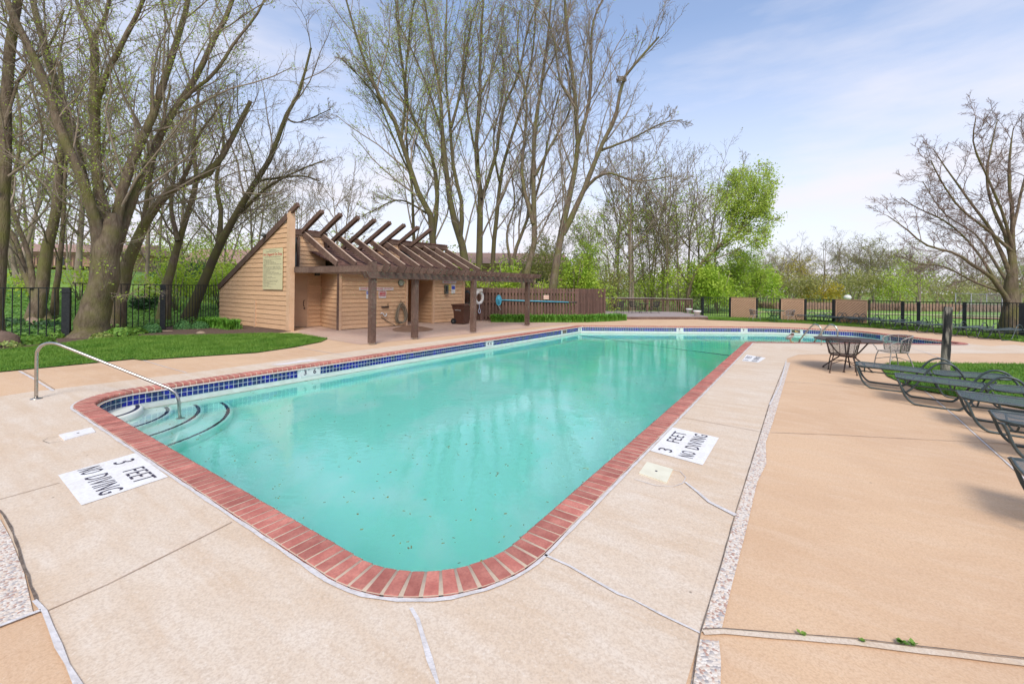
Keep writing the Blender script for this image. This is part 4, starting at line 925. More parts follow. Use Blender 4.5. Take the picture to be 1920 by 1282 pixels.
# ------------------------------------------------------------------ pergola
perg = empty('pergola', 'brown stained wood pergola with four posts in front of the bath house', 'pergola', (-4.0, 12.23, 0))
pinv = Matrix.Translation((4.0, -12.23, 0))
def pp(mb, name, m): me = mb.mesh(name, m); me.transform(pinv); return put(name, me, perg)
posts = [(-4.0, 12.23), (-3.08, 13.57), (-1.41, 15.66), (.68, 18.72)]
PE = Vector((4.68, 6.49)).normalized(); PA = math.atan2(PE.y, PE.x)
for i, (x, y) in enumerate(posts):
    pp(MB().box((x, y, (.05 + (2.38 if i == 0 else 1.95)) / 2), (.165, .165, (2.38 if i == 0 else 1.95) - .05), PA), 'post', BROWN)
    pp(MB().box((x, y, .03), (.12, .12, .05), PA), 'post_base', STEEL)
PN = Vector((PE.y, -PE.x, 0))
a = Vector((-4.0, 12.23, 0)) - Vector((PE.x, PE.y, 0)) * .32; b = Vector((.68, 18.72, 0)) + Vector((PE.x, PE.y, 0)) * .35
for sgn in (-1, 1):
    off = PN * (.105 * sgn); e3 = Vector((PE.x, PE.y, 0)); q = []
    A0 = a + off; B0 = b + off; t_ = PN * .02
    pp(MB().hexa([A0 + e3 * .14 - t_ + UP * 1.90, A0 + e3 * .14 + t_ + UP * 1.90, B0 - e3 * .1 + t_ + UP * 1.90, B0 - e3 * .1 - t_ + UP * 1.90, A0 - t_ + UP * 2.09, A0 + t_ + UP * 2.09, B0 + t_ + UP * 2.09, B0 - t_ + UP * 2.09]), 'beam', BROWN)
pp(MB().bar(W(0.12, -.10, 2.23), Vector((-3.98, 12.32, 2.19)), .06, .20), 'end_beam', BROWN)
ev3 = Vector((EV.x, EV.y, 0)); NJ = 30
for j in range(NJ):
    f = j / (NJ - 1); base = Vector((-4.0, 12.23, 0)).lerp(Vector((1.0, 19.1, 0)), f) + Vector((.05, .05, 0))
    base = base - Vector((PE.x, PE.y, 0)) * (0.02 if j else -.04)
    d_ = -ev3; tail = .34
    # length back to the eave of the bath house
    s_loc = (Vector((base.x, base.y)) - O).dot(Vector((EU.x, EU.y)));
    det = EU.x * EV.y - EU.y * EV.x; rx, ry = base.x - O.x, base.y - O.y; tl = (EU.x * ry - EU.y * rx) / det; Lk = max(-1.16 - tl, 1.0)
    p0 = base + d_ * tail; p1 = base + ev3 * Lk; w3 = d_.cross(UP).normalized() * .019
    z0_, z1_ = 2.095, 2.27
    pp(MB().hexa([p0 - d_ * .12 - w3 + UP * z0_, p0 - d_ * .12 + w3 + UP * z0_, p1 + w3 + UP * z0_, p1 - w3 + UP * z0_, p0 - w3 + UP * z1_, p0 + w3 + UP * z1_, p1 + w3 + UP * z1_, p1 - w3 + UP * z1_]), 'joist', BROWN)

# ------------------------------------------------------------------ things along the bath house wall
hose = empty('garden_hose', 'weathered tan hose coiled on a hook on the bath house wall', 'hose', W(4.0, -.93, .55))
eu3 = Vector((EU.x, EU.y, 0)); rg_ = random.Random(4)
for q in range(9):
    rx, rz = rg_.uniform(.16, .29), rg_.uniform(.34, .46); ox, oz = rg_.uniform(-.05, .05), -(.46 - rz) * .6 + rg_.uniform(-.03, .03) - .0; dp = rg_.uniform(0, .07)
    MB().tube([nn * dp + eu3 * (ox + math.sin(a_) * rx * (1 - .35 * math.cos(a_))) + UP * (oz + math.cos(a_) * rz) for a_ in [2 * PI * k_ / 22 for k_ in range(22)]], .016, 6, closed=True).build('hose_loop', HOSEM, hose)
MB().tube([UP * .44, UP * .56], .012, 6).build('hook', RUBBER, hose)
fx = W(3.25, -.90, .82)
df = empty('wall_faucet', 'rusty wall tap with white drain bend right of the first pergola post', 'faucet', fx)
MB().tube([Vector((-.10, -.1, 0)), Vector((.12, .12, .0))], .035, 8).build('tap_body', RUSTY, df); MB().tube([Vector((.10, .1, .02)), Vector((.10, .1, .16))], .012, 6).build('tap_handle', RUSTY, df)
MB().tube(smooth_path([(-.12, -.12, -.28), (-.09, -.14, -.24), (-.04, -.1, -.26), (-.0, -.05, -.36), (.05, 0, -.36), (.07, .02, -.26)], 4), .025, 8).build('drain_bend', WHITEP, df)
MB().tube(smooth_path([(-.12, -.1, -.4), (.1, .1, -.6), (.35, .38, -.80)], 4), .012, 6).build('drain_hose', DHOSE, df)

bn = empty('rubbish_bin', 'brown wheeled rubbish bin with hinged lid beside the bath house', 'bin', (-2.25, 19.35, 0), math.radians(-25))
def taper(z0_, z1_, w0, d0, w1, d1): return MB().hexa([(-w0, -d0, z0_), (w0, -d0, z0_), (w0, d0, z0_), (-w0, d0, z0_), (-w1, -d1, z1_), (w1, -d1, z1_), (w1, d1, z1_), (-w1, d1, z1_)])
taper(.03, .68, .23, .25, .28, .31).build('bin_body', BIN, bn); taper(.66, .84, .30, .33, .32, .35).build('bin_collar', BIN, bn)
ld = MB(); ld.hexa([(-.36, -.38, .84), (.34, -.38, .84), (.34, .36, .84), (-.36, .36, .84), (-.36, -.36, .90), (.30, -.34, .93), (.30, .33, .93), (-.36, .34, .90)]); ld.build('bin_lid', BIN, bn)
MB().tube([(-.38, -.25, .86), (-.38, .25, .86)], .022, 8).build('bin_handle', BIN, bn)
for s_ in (-1, 1):
    wh = MB().tube([(-.27, s_ * .25, .13), (-.27, s_ * .31, .13)], .13, 20).build('wheel', RUBBER, bn); MB().tube([(-.27, s_ * .312, .13), (-.27, s_ * .32, .13)], .05, 12).build('hub', GREYP, wh)
for dz, tx in ((.60, 'WASTE'), (.52, 'SERVICES')): lettering('bin_lettering', tx, .075, WHITEP, bn, frame_mtx(Vector((-.02, -.325 + .0, dz + .12)), (1, 0, 0), (0, 0, 1)), bold=True)
lr = empty('life_ring', 'white life ring with hanging rope on the dark fence behind the pergola', 'life ring', A(898, 558, 20.6))
MB().tube([Vector((math.cos(a_) * .21 * .8, math.cos(a_) * .12, math.sin(a_) * .27)) for a_ in [2 * PI * k_ / 28 for k_ in range(28)]], .07, 10, closed=True).build('ring', WHITEP, lr)
MB().tube(smooth_path([(.02, -.05, -.3), (.03, -.05, -.5), (-.02, -.05, -.62), (0, -.05, -.72), (.06, -.05, -.75), (.08, -.05, -.62), (.03, -.05, -.5)], 4), .014, 6).build('rope', mat('blue_white_rope', (.5, .55, .7), .8), lr)
MB().box((.03, -.02, .36), (.30, .12, .14)).build('bracket', WHITEP, lr)
rl_ = empty('hose_reel', 'dark coiled hose hanging behind the bin on the fence', 'hose', A(876, 558, 21.4))
for q in range(4): MB().tube([Vector((math.cos(a_) * (.16 + .02 * q), -.03 * q, math.sin(a_) * (.36 - .03 * q))) for a_ in [2 * PI * k_ / 22 for k_ in range(22)]], .022, 6, closed=True).build('hose_loop', DHOSE, rl_)

# ------------------------------------------------------------------ wooden privacy fence and its pole net
wf_ = empty('wooden_fence', 'brown vertical board fence behind the pergola and lily border', 'fence', (-1.5, 21, 0))
winv = Matrix.Translation((1.5, -21, 0))
def wpart(mb, name, m): me = mb.mesh(name, m); me.transform(winv); return put(name, me, wf_)
FP = [Vector((-3.0, 22.3, 0)), Vector((-1.52, 21.15, 0)), Vector((3.42, 22.45, 0)), Vector((5.35, 24.7, 0))]
bmw = None
for k_ in range(3):
    a, b = FP[k_], FP[k_ + 1]; d = (b - a).normalized(); nb_ = Vector((d.y, -d.x, 0)); L_ = (b - a).length; N_ = int(L_ / .165) if k_ == 1 else int(L_ / .15); ht = 1.64
    for z_ in (.25, .95, 1.45): wpart(MB().bar(a + UP * z_, b + UP * z_, .04, .09), 'fence_rail', BROWNF)
    for j in range(N_):
        c = a + d * ((j + .5) * L_ / N_); side = .035 if k_ != 1 or j % 1 == 0 else -.035
        wpart(MB().box((*(c + nb_ * .034)[:2], ht / 2 + .03), (.098 if k_ == 1 else .095, .022, ht - .02 + random.uniform(-.006, .006)), math.atan2(d.y, d.x)), 'board', BROWNF)
        c2 = c + d * (L_ / N_ / 2)
        if k_ != 0 or True: wpart(MB().box((*(c2 - nb_ * .085)[:2], ht / 2 + .02), (.112 if k_ == 1 else .10, .022, ht - .05), math.atan2(d.y, d.x)), 'back_board', BROWNF)
for q in FP: wpart(MB().box((q.x, q.y, .83), (.10, .10, 1.66), .3), 'fence_post', BROWNF)
nd = (FP[2] - FP[1]).normalized(); nf = Vector((nd.y, -nd.x, 0))
def onf(px, py):   # point on the fence face
    x, q = ray(px, py); p0 = FP[1] + nf * .07; t = (p0.x * nf.x + p0.y * nf.y) / (x * nf.x + nf.y); return Vector((x * t, t, EYE + q * t))
pole = empty('skimmer_net', 'blue leaf net on a long blue pole hung across the wooden fence', 'pool net', onf(940, 562.5))
o0 = pole.location
MB().tube([Vector(), onf(1066, 566.5) - o0], .028, 8).build('pole', BLUEP, pole); MB().tube([onf(1066, 566.5) - o0, onf(1082, 566.5) - o0], .018, 8).build('pole_tip', DGREEN, pole)
c0 = onf(935, 563) - o0
MB().tube([c0 + nd * (math.sin(a_) * .13) + UP * (math.cos(a_) * .25) for a_ in [2 * PI * k_ / 20 for k_ in range(20)]], .022, 6, closed=True).build('net_frame', BLUEP, pole)
mb = MB(); P_ = [c0 + nd * (math.sin(2 * PI * k_ / 14) * .12) + UP * (math.cos(2 * PI * k_ / 14) * .24) for k_ in range(14)]; i0 = 0; mb.v = [tuple(p) for p in P_] + [tuple(c0 + nf * .09)]
for k_ in range(14): mb.face([k_, (k_ + 1) % 14, 14])
mb.build('net_bag', NETB, pole)
MB().tube(smooth_path([c0 - UP * .25, c0 - UP * .36 + nd * .03, c0 - UP * .48 + nd * .12], 4), .012, 6).build('cord', WHITEP, pole)
ns = onf(1024, 557)
sg = MB().hexa([ns + nd * x + UP * z_ + nf * y_ for z_ in (-.11, .10) for x, y_ in ((-.14, 0), (.14, 0), (.14, .012), (-.14, .012))]).build('fence_sign', mat('peach_sign', (.72, .55, .42), .6)); tag(sg, 'small peach warning sign on the wooden fence above the blue pole', 'sign')
lettering('lettering', 'WARNING', .055, REDI, sg, frame_mtx(ns + nf * .014 + UP * .04, nd, UP), bold=True); lettering('lettering', 'NO DIVING', .05, REDI, sg, frame_mtx(ns + nf * .014 - UP * .04, nd, UP), bold=True)

# ------------------------------------------------------------------ raised wooden deck with railing
dk_ = empty('wooden_deck', 'low grey wooden deck with brown baluster railing beyond the pool', 'deck', (8.3, 24, 0))
dinv = Matrix.Translation((-8.3, -24, 0))
def dpt(mb, name, m): me = mb.mesh(name, m); me.transform(dinv); return put(name, me, dk_)
dz = .17; DF0, DF1 = Vector((5.0, 23.2, 0)), Vector((11.1, 24.15, 0)); DB0, DB1, DB2 = Vector((5.2, 28.6, 0)), Vector((9.3, 29.4, 0)), Vector((11.9, 27.7, 0))
NP = 16
Lf = DF1 - DF0
for j in range(NP):
    f0, f1 = j / NP, (j + .93) / NP
    e0, e1 = DF0.lerp(DB0, f0), DF0.lerp(DB0, f1); g0, g1 = DF1.lerp(DB2 + Vector((-.6, 1.0, 0)), f0), DF1.lerp(DB2 + Vector((-.6, 1.0, 0)), f1)
    dpt(MB().hexa([e0 + UP * (dz - .035), g0 + UP * (dz - .035), g1 + UP * (dz - .035), e1 + UP * (dz - .035), e0 + UP * dz, g0 + UP * dz, g1 + UP * dz, e1 + UP * dz]), 'plank', DECKW)
dpt(MB().bar(DF0 + UP * .066, DF1 + UP * .066, .04, .13), 'deck_skirt', BROWN); dpt(MB().bar(DF1 + UP * .066, DB2 + UP * .066, .04, .13), 'deck_skirt', BROWN)
rpath = [DB0 + Vector((0.2, -.05, 0)), DB1 + Vector((0, -.1, 0)), DB2 + Vector((-.15, .1, 0))]
for k_ in range(2):
    a, b = rpath[k_], rpath[k_ + 1]; L_ = (b - a).length; d = (b - a).normalized(); N_ = int(L_ / .125)
    zt = 1.06
    dpt(MB().bar(a + UP * zt, b + UP * zt, .14, .04), 'top_rail', DECKW); dpt(MB().bar(a + UP * (zt - .09), b + UP * (zt - .09), .03, .09), 'rail_board', BROWN)
    for j in range(N_): c = a + d * (j + .5) * L_ / N_; dpt(MB().box((c.x, c.y, (dz + zt - .12) / 2 + .02), (.045, .045, zt - .12 - dz), 0), 'baluster', BROWNF)
for q in rpath: dpt(MB().box((q.x, q.y, .6), (.1, .1, .92)), 'rail_post', BROWN)
for i, (px, py, sc_) in enumerate([(1292, 587, .92), (1307, 592.5, 1.0)]):
    p = G(px, py, dz if i == 0 else dz); pt = empty('plant_pot', ['white plastic plant pot against the deck railing end', 'larger white plastic plant pot at the front right of the deck'][i], 'plant pot', (p.x, p.y, dz))
    MB().lathe([(.13 * sc_, 0), (.18 * sc_, .22 * sc_), (.21 * sc_, .22 * sc_), (.215 * sc_, .32 * sc_), (.19 * sc_, .32 * sc_), (.17 * sc_, .22 * sc_), (0, .2 * sc_)], n=20).build('pot_shell', WHITEP, pt)
    MB().lathe([(.185 * sc_, .27 * sc_), (0, .275 * sc_)], n=20).build('potting_soil', MULCH, pt)

# ------------------------------------------------------------------ wrought patio furniture
def patio_chair(label, loc, rz, sc_=1.0, m=RUSTY, group=None):
    """faces +x"""
    t = empty('patio_chair', label, 'chair', loc, rz, group); t.scale = (sc_,) * 3
    r = .011
    se = MB(); n_ = 20; P_ = [(.0 + .23 * math.cos(2 * PI * k_ / n_) * 1.0, .25 * math.sin(2 * PI * k_ / n_), .40) for k_ in range(n_)]
    P_ = [(max(-.2, min(.23, x * 1.15)), max(-.22, min(.22, y * 1.15)), z_) for x, y, z_ in P_]
    se.v = [tuple(p) for p in P_] + [(0, 0, .385)]
    for k_ in range(n_): se.face([k_, (k_ + 1) % n_, n_])
    se.build('seat', PERF, t); MB().tube(P_, r, 6, closed=True).build('seat_rim', m, t)
    # barrel back wrapping round the seat
    def bp(a_, h): rr = .25 + .07 * h / .36; return (-.02 - rr * math.cos(a_) * 1.0, rr * math.sin(a_), .42 + h)
    B = MB(); na, nh = 14, 3; amax = 1.75
    for h in range(nh + 1):
        for q in range(na + 1): B.v.append(bp(-amax + 2 * amax * q / na, .36 * h / nh * (1 - .25 * (abs(q - na / 2) / (na / 2)) ** 4)))
    for h in range(nh):
        for q in range(na): i_ = h * (na + 1) + q; B.face([i_, i_ + 1, i_ + na + 2, i_ + na + 1])
    B.build('backrest', PERF, t)
    top = [B.v[nh * (na + 1) + q] for q in range(na + 1)]; bot = [B.v[q] for q in range(na + 1)]
    fr = MB(); fr.tube([bot[0]] + top + [bot[-1]], r * 1.15, 6); fr.tube(bot, r * .8, 6); fr.build('back_frame', m, t)
    rd = MB()
    for q in range(2, na - 1, 2): rd.tube([bot[q], top[q]], .006, 5)
    rd.build('back_rods', m, t)
    for s_ in (-1, 1):
        MB().tube(smooth_path([(.14, s_ * .27, .62), (.22, s_ * .27, .60), (.26, s_ * .26, .53), (.22, s_ * .24, .47), (.20, s_ * .22, .40)], 4), r, 6).build('armrest', m, t)
        MB().tube(smooth_path([(.18, s_ * .20, .40), (.22, s_ * .23, .25), (.24, s_ * .25, .02)], 4), r, 6).build('leg', m, t)
        MB().tube(smooth_path([(-.16, s_ * .17, .40), (-.22, s_ * .21, .22), (-.27, s_ * .24, .02)], 4), r, 6).build('leg', m, t)
        for x, y in ((.24, s_ * .25), (-.27, s_ * .24)): MB().lathe([(.022, 0), (.018, .02), (.01, .025)], (x, y, 0), 8).build('glide', m, t)
    MB().tube(smooth_path([(-.24, -.22, .2), (-.02, 0, .28), (.22, .23, .2)], 4), r * .8, 6).build('stretcher', m, t)
    MB().tube(smooth_path([(-.24, .22, .2), (-.02, 0, .27), (.22, -.23, .2)], 4), r * .8, 6).build('stretcher', m, t)
    return t
def patio_table(label, loc, r_, h, m=RUSTY, sc_=1.0):
    t = empty('patio_table', label, 'table', loc); t.scale = (sc_,) * 3
    MB().lathe([(0.03, h - .006), (r_ - .01, h - .012), (r_, h), (r_ - .004, h + .010), (r_ - .03, h + .008), (.03, h + .006), (0, h + .006)], n=48).build('tabletop', m, t)
    for k_ in range(4):
        a_ = PI / 4 + k_ * PI / 2; c_, s_ = math.cos(a_), math.sin(a_)
        MB().tube(smooth_path([(c_ * r_ * .62, s_ * r_ * .62, h - .01), (c_ * r_ * .35, s_ * r_ * .35, h * .62), (c_ * r_ * .22, s_ * r_ * .22, h * .45), (c_ * r_ * .45, s_ * r_ * .45, h * .25), (c_ * r_ * .70, s_ * r_ * .70, .02)], 5), .014, 7).build('leg', m, t)
        MB().lathe([(.025, 0), (.02, .02), (.01, .025)], (c_ * r_ * .70, s_ * r_ * .70, 0), 8).build('glide', m, t)
    MB().tube([(r_ * .26 * math.cos(2 * PI * k_ / 20), r_ * .26 * math.sin(2 * PI * k_ / 20), h * .45) for k_ in range(20)], .009, 6, closed=True).build('brace_ring', m, t)
    return t
patio_table('round dark metal table on the tan deck before the pool ladder', (7.26, 9.22, 0), .60, .655)
c1 = patio_chair('dark metal chair tucked under the near round table, back toward the viewer', (6.93, 8.92, 0), math.radians(55), .92)
c2 = patio_chair('metal mesh chair turned away from the near round table beside the grass', (8.42, 9.40, 0), math.radians(172), .95, mat('grey_brown_metal', (.30, .27, .25), .55, col2=(.38, .34, .31), scale=12))
# far green set on the grass strip, and furniture on the wooden deck
patio_table('green metal table on the far grass strip between two tan panels', (14.2, 23.2, 0), .55, .60, mat('green_metal', (.02, .10, .05), .5, col2=(.03, .14, .07), scale=10))
for i, (x, y, rz, lb) in enumerate([(13.3, 23.35, 0, 'chair left of the green table on the far grass'), (15.05, 23.15, PI, 'chair right of the green table on the far grass'), (14.0, 22.65, PI / 2, 'chair on the pool side of the far green table')]):
    patio_chair('dark metal ' + lb, (x, y, 0), rz, .82, MATS['green_metal'] if i == 2 else MATS['grey_brown_metal'])
patio_table('dark metal table on the wooden deck between two chairs', (8.3, 26.9, dz), .38, .58, IRON)
patio_chair('dark chair left of the table on the wooden deck', (7.65, 26.7, dz), .2, .95, IRON); patio_chair('dark chair right of the table on the wooden deck', (9.0, 26.9, dz), PI - .2, .95, IRON)
patio_chair('dark chair at the left end of the wooden deck beside the board fence', (6.5, 25.9, dz), PI, .95, IRON)

# ------------------------------------------------------------------ sun loungers
def side_tube(y):
    return smooth_path([(0, y, .365), (.03, y, .30), (.09, y, .13), (.17, y, .035), (.28, y, .013), (.60, y, .013), (.70, y, .05), (.82, y, .22), (.93, y, .42), (1.02, y, .52), (1.12, y, .555), (1.22, y, .52), (1.30, y, .42), (1.34, y, .34)], 4)
def rear_tube(y):
    return smooth_path([(.98, y, .33), (1.03, y, .20), (1.09, y, .06), (1.18, y, .013), (1.42, y, .013), (1.52, y, .07), (1.62, y, .22), (1.68, y, .34)], 4)
def make_lounger():
    t = empty('sun_lounger', None, None); fr = .0155
    for s_ in (-1, 1): MB().tube(side_tube(.31 * s_), fr, 8).build('arm_frame', DGREEN, t); MB().tube(rear_tube(.29 * s_), fr * .85, 7).build('rear_leg', DGREEN, t)
    def pad(x0, x1, z0_, z1_, name, dip=.02):
        B = MB(); nx_, ny_ = 10, 4; hw = .285
        for i in range(nx_ + 1):
            f = i / nx_; x = x0 + (x1 - x0) * f; z_ = z0_ + (z1_ - z0_) * f
            e_ = min(f, 1 - f) * (x1 - x0); ww = hw * (1 - .16 * max(0, 1 - e_ / .10) ** 2)
            for j in range(ny_ + 1): y = (j / ny_ * 2 - 1); B.v.append((x, y * ww, z_ - dip * (1 - y * y)))
        for i in range(nx_):
            for j in range(ny_): q = i * (ny_ + 1) + j; B.face([q, q + ny_ + 1, q + ny_ + 2, q + 1])
        edge = [B.v[j] for j in range(ny_ + 1)] + [B.v[i * (ny_ + 1) + ny_] for i in range(1, nx_ + 1)] + [B.v[nx_ * (ny_ + 1) + j] for j in range(ny_ - 1, -1, -1)] + [B.v[i * (ny_ + 1)] for i in range(nx_ - 1, 0, -1)]
        o = B.build(name, SLING, t); MB().tube(edge, .013, 7, closed=True).build('rim_tube', DGREEN, o); return o
    pad(.0, .98, .375, .355, 'seat'); pad(1.03, 1.86, .345, .385, 'backrest')
    for s_ in (-1, 1): MB().tube([(.06, s_ * .25, .285), (1.75, s_ * .25, .29)], .011, 6).build('side_rail', DGREEN, t)
    for x in (.12, .62, 1.35): MB().tube(smooth_path([(x, -.29, .36), (x, -.15, .26), (x, .15, .26), (x, .29, .36)], 3), .010, 6).build('cross_bar', DGREEN, t)
    return t
proto = make_lounger()
near = [((6.33, 7.83), -40, 'green metal lounger with grey mesh seat, nearest to the round table'), ((6.10, 6.76), -40, 'green metal lounger beside the wooden post, second from the table'), ((5.85, 5.55), -40, 'green metal lounger crossing the deck joint, third from the table'),
        ((5.25, 4.62), -40, 'green metal lounger cut by the right edge below the third one'), ((3.87, 3.23), -40, 'lounger at the lower right edge showing only its foot end')]
lop = [proto]
for i, ((x, y), a_, lb) in enumerate(near):
    o = proto if i == 0 else copy_tree(proto)
    o.location = (x, y, 0); o.rotation_euler = (0, 0, math.radians(a_) + random.uniform(-.02, .02)); tag(o, lb, 'sun lounger', 'loungers lined up on the near right deck')
rowf = [(1500, 604), (1533, 605.5), (1562, 608), (1597, 611), (1640, 615), (1683, 620), (1730, 625), (1790, 631.5), (1850, 637)]
nm = ['left end of the far lounger row, before the grass strip', 'second from the left in the far lounger row', 'third from the left in the far lounger row', 'fourth from the left in the far row, before the globe lamp', 'middle of the far lounger row', 'sixth from the left in the far lounger row', 'seventh in the far row, left of the wooden post', 'eighth in the far row, seen just right of the wooden post', 'right end of the far lounger row near the big bare tree']
for i, (px, py) in enumerate(rowf):
    p = G(px, py); o = copy_tree(proto); o.location = (p.x, p.y, 0); o.rotation_euler = (0, 0, math.radians(14) + random.uniform(-.06, .06)); tag(o, 'green lounger, ' + nm[i], 'sun lounger', 'loungers lined up along the far side of the pool')
# old wooden post
mb = MB(); prof = []
pp0 = Vector((8.94, 8.76, 0))
for j in range(9):
    z_ = 1.40 * j / 8; prof.append((pp0 + Vector((-.03 + .06 * j / 8 + random.uniform(-.006, .006), random.uniform(-.006, .006), z_))))
mb.tube(prof, [.078, .075, .073, .074, .071, .072, .070, .072, .068], 9); tag(mb.build('wooden_post', OLDWOOD), 'weathered black and grey wooden post standing in the right lawn', 'post')

# ------------------------------------------------------------------ iron fences
def iron_fence(label, base_pts, tops, pitch, posts_at=(), post_w=.1, gap=.07, lab='fence'):
    """base_pts: world points on the ground; tops: z of the top rail at each point"""
    t = empty('iron_fence', label, lab, base_pts[0]); io = base_pts[0]
    a_all = []
    for k_ in range(len(base_pts) - 1):
        a, b = base_pts[k_], base_pts[k_ + 1]; za, zb = tops[k_], tops[k_ + 1]; L_ = (b - a).length; N_ = max(2, int(L_ / pitch))
        MB().bar(a - io + UP * za, b - io + UP * zb, .03, .03).build('top_rail', IRON, t); MB().bar(a - io + UP * (gap + .03), b - io + UP * (gap + .03), .025, .03).build('bottom_rail', IRON, t)
        for j in range(N_):
            f = (j + .5) / N_; c = a.lerp(b, f) - io; zt = za + (zb - za) * f
            MB().box((c.x, c.y, (zt + gap) / 2), (.018, .018, zt - gap)).build('picket', IRON, t)
    for i, wd in posts_at:
        q = base_pts[i] - io; MB().box((q.x, q.y, (tops[i] + .02) / 2), (wd, wd * .8, tops[i] + .02), .5).build('fence_post', IRON, t)
        MB().box((q.x, q.y, tops[i] - .12), (wd + .06, wd * .8 + .04, .03), .5).build('latch', IRON, t)
    return t
def topz(p, px, py): x, q = ray(px, py); return EYE + q * p.y
b0 = G(-40, 645); b1 = G(124, 633); iron_fence('low section of black iron picket fence left of the big tree', [b0, b1], [topz(b0, -40, 540), topz(b1, 124, 540)], .155, [(1, .18)])
b2 = G(134, 631); b3 = G(305, 618.5); b4 = Vector((-12.75, 18.6, 0))
iron_fence('tall section of black iron picket fence between big tree and bath house', [b2, b3, b4], [topz(b2, 134, 531), topz(b3, 305, 534.5), topz(b4, 415, 535)], .16, [(1, .15)])
FB = [(1298, 592, 557), (1317, 594, 557.3), (1369, 596, 558)]
def fseg(label, pts, pitch, posts_at): B = [G(px, by) for px, by, ty in pts]; iron_fence(label, B, [topz(p, q[0], q[2]) for p, q in zip(B, pts)], pitch, posts_at)
fseg('black iron fence section right of the wooden deck', FB, .12, [(1, .12), (2, .12)])
fseg('black iron gate section behind the green table', [(1418, 598, 559), (1463, 600, 559.8)], .12, [(0, .08), (1, .08)])
fseg('black iron fence section between second and third tan panels', [(1509, 602, 560.8), (1563, 605, 561.8)], .12, [(0, .14), (1, .14)])
fseg('long black iron fence from the third tan panel to the right edge', [(1629, 608, 563), (1692, 613, 565.3), (1722, 615, 566), (1808, 622, 567), (1917, 632, 568.5), (2040, 645, 570)], .115, [(0, .06), (1, .12), (2, .12), (3, .13), (4, .2)])
def tan_panel(label, p0, p1):
    a, b = G(p0[0], p0[1]), G(p1[0], p1[1]); za, zb = topz(a, p0[0], p0[2]), topz(b, p1[0], p1[2]); t = empty('screen_wall', label, 'screen wall', a); d = (b - a).normalized(); L_ = (b - a).length; n_ = Vector((d.y, -d.x, 0))
    q = lambda x, z_, o_: d * x + UP * z_ + n_ * o_
    h = lambda x: za + (zb - za) * x / L_
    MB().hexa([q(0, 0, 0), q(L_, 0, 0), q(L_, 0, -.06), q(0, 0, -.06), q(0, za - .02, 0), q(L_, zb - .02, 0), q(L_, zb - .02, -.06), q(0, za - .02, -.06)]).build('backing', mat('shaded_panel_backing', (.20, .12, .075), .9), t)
    # diagonal boards clipped to the frame
    x = -1.2; w_ = .14
    while x < L_:
        pts_ = [(x, .02), (x + w_ - .035, .02), (x + w_ - .035 + 1.2, 1.22), (x + 1.2, 1.22)]
        # clip
        def clip(P_, f_in, inter):
            o_ = []
            for i in range(len(P_)):
                a_, b_ = P_[i], P_[(i + 1) % len(P_)]
                if f_in(a_): o_.append(a_)
                if f_in(a_) != f_in(b_): o_.append(inter(a_, b_))
            return o_
        zt_ = min(za, zb) - .14
        lx = .09; rx = L_ - .09
        P_ = clip(pts_, lambda p: p[0] >= lx, lambda a_, b_: (lx, a_[1] + (b_[1] - a_[1]) * (lx - a_[0]) / (b_[0] - a_[0])))
        if len(P_) > 2: P_ = clip(P_, lambda p: p[0] <= rx, lambda a_, b_: (rx, a_[1] + (b_[1] - a_[1]) * (rx - a_[0]) / (b_[0] - a_[0])))
        if len(P_) > 2: P_ = clip(P_, lambda p: p[1] <= zt_, lambda a_, b_: (a_[0] + (b_[0] - a_[0]) * (zt_ - a_[1]) / (b_[1] - a_[1]), zt_))
        if len(P_) > 2:
            m_ = MB(); k_ = len(P_); m_.v = [tuple(q(p[0], p[1], .002)) for p in P_] + [tuple(q(p[0], p[1], .03)) for p in P_]
            m_.face([k_ + i for i in range(k_)])
            for i in range(k_): m_.face([i, (i + 1) % k_, k_ + (i + 1) % k_, k_ + i])
            m_.build('board', PANEL, t)
        x += w_
    for (xa, xb) in ((0, .08), (L_ - .08, L_)): MB().hexa([q(xa, 0, .001), q(xb, 0, .001), q(xb, 0, .04), q(xa, 0, .04), q(xa, h(xa) - .05, .001), q(xb, h(xb) - .05, .001), q(xb, h(xb) - .05, .04), q(xa, h(xa) - .05, .04)]).build('stile', PANEL, t)
    MB().bar(q(.0, za - .09, .016), q(L_, zb - .09, .016), .028, .09).build('frame_rail', PANEL, t); MB().bar(q(-.02, za, -.02), q(L_ + .02, zb, -.02), .14, .03).build('cap', PANEL, t)
tan_panel('tan wooden panel with diagonal boards nearest to the wooden deck', (1370, 596, 557.5), (1417, 598, 558.6))
tan_panel('tan wooden panel with diagonal boards behind the right chair of the green set', (1464, 600.5, 560), (1507, 602, 560.6))
tan_panel('tan wooden panel with diagonal boards below the white globe lamp', (1566, 605, 561.5), (1626, 608, 563))
gl = empty('globe_lamp', 'white globe lamp rising behind the third tan panel', 'lamp', G(1589, 600) * 1.0 + Vector((1.5, 2.3, 0)))
gp = A(1589, 557.5, gl.location.y); gl.location.x = gp.x; MB().lathe([(0, -.16), (.10, -.15), (.19, -.10), (.215, 0), (.17, .10), (.09, .15), (0, .16)], (0, 0, gp.z), 18).build('globe', WHITEP, gl); MB().tube([(0, 0, 0), (0, 0, gp.z - .15)], .04, 8).build('lamp_post', IRON, gl)

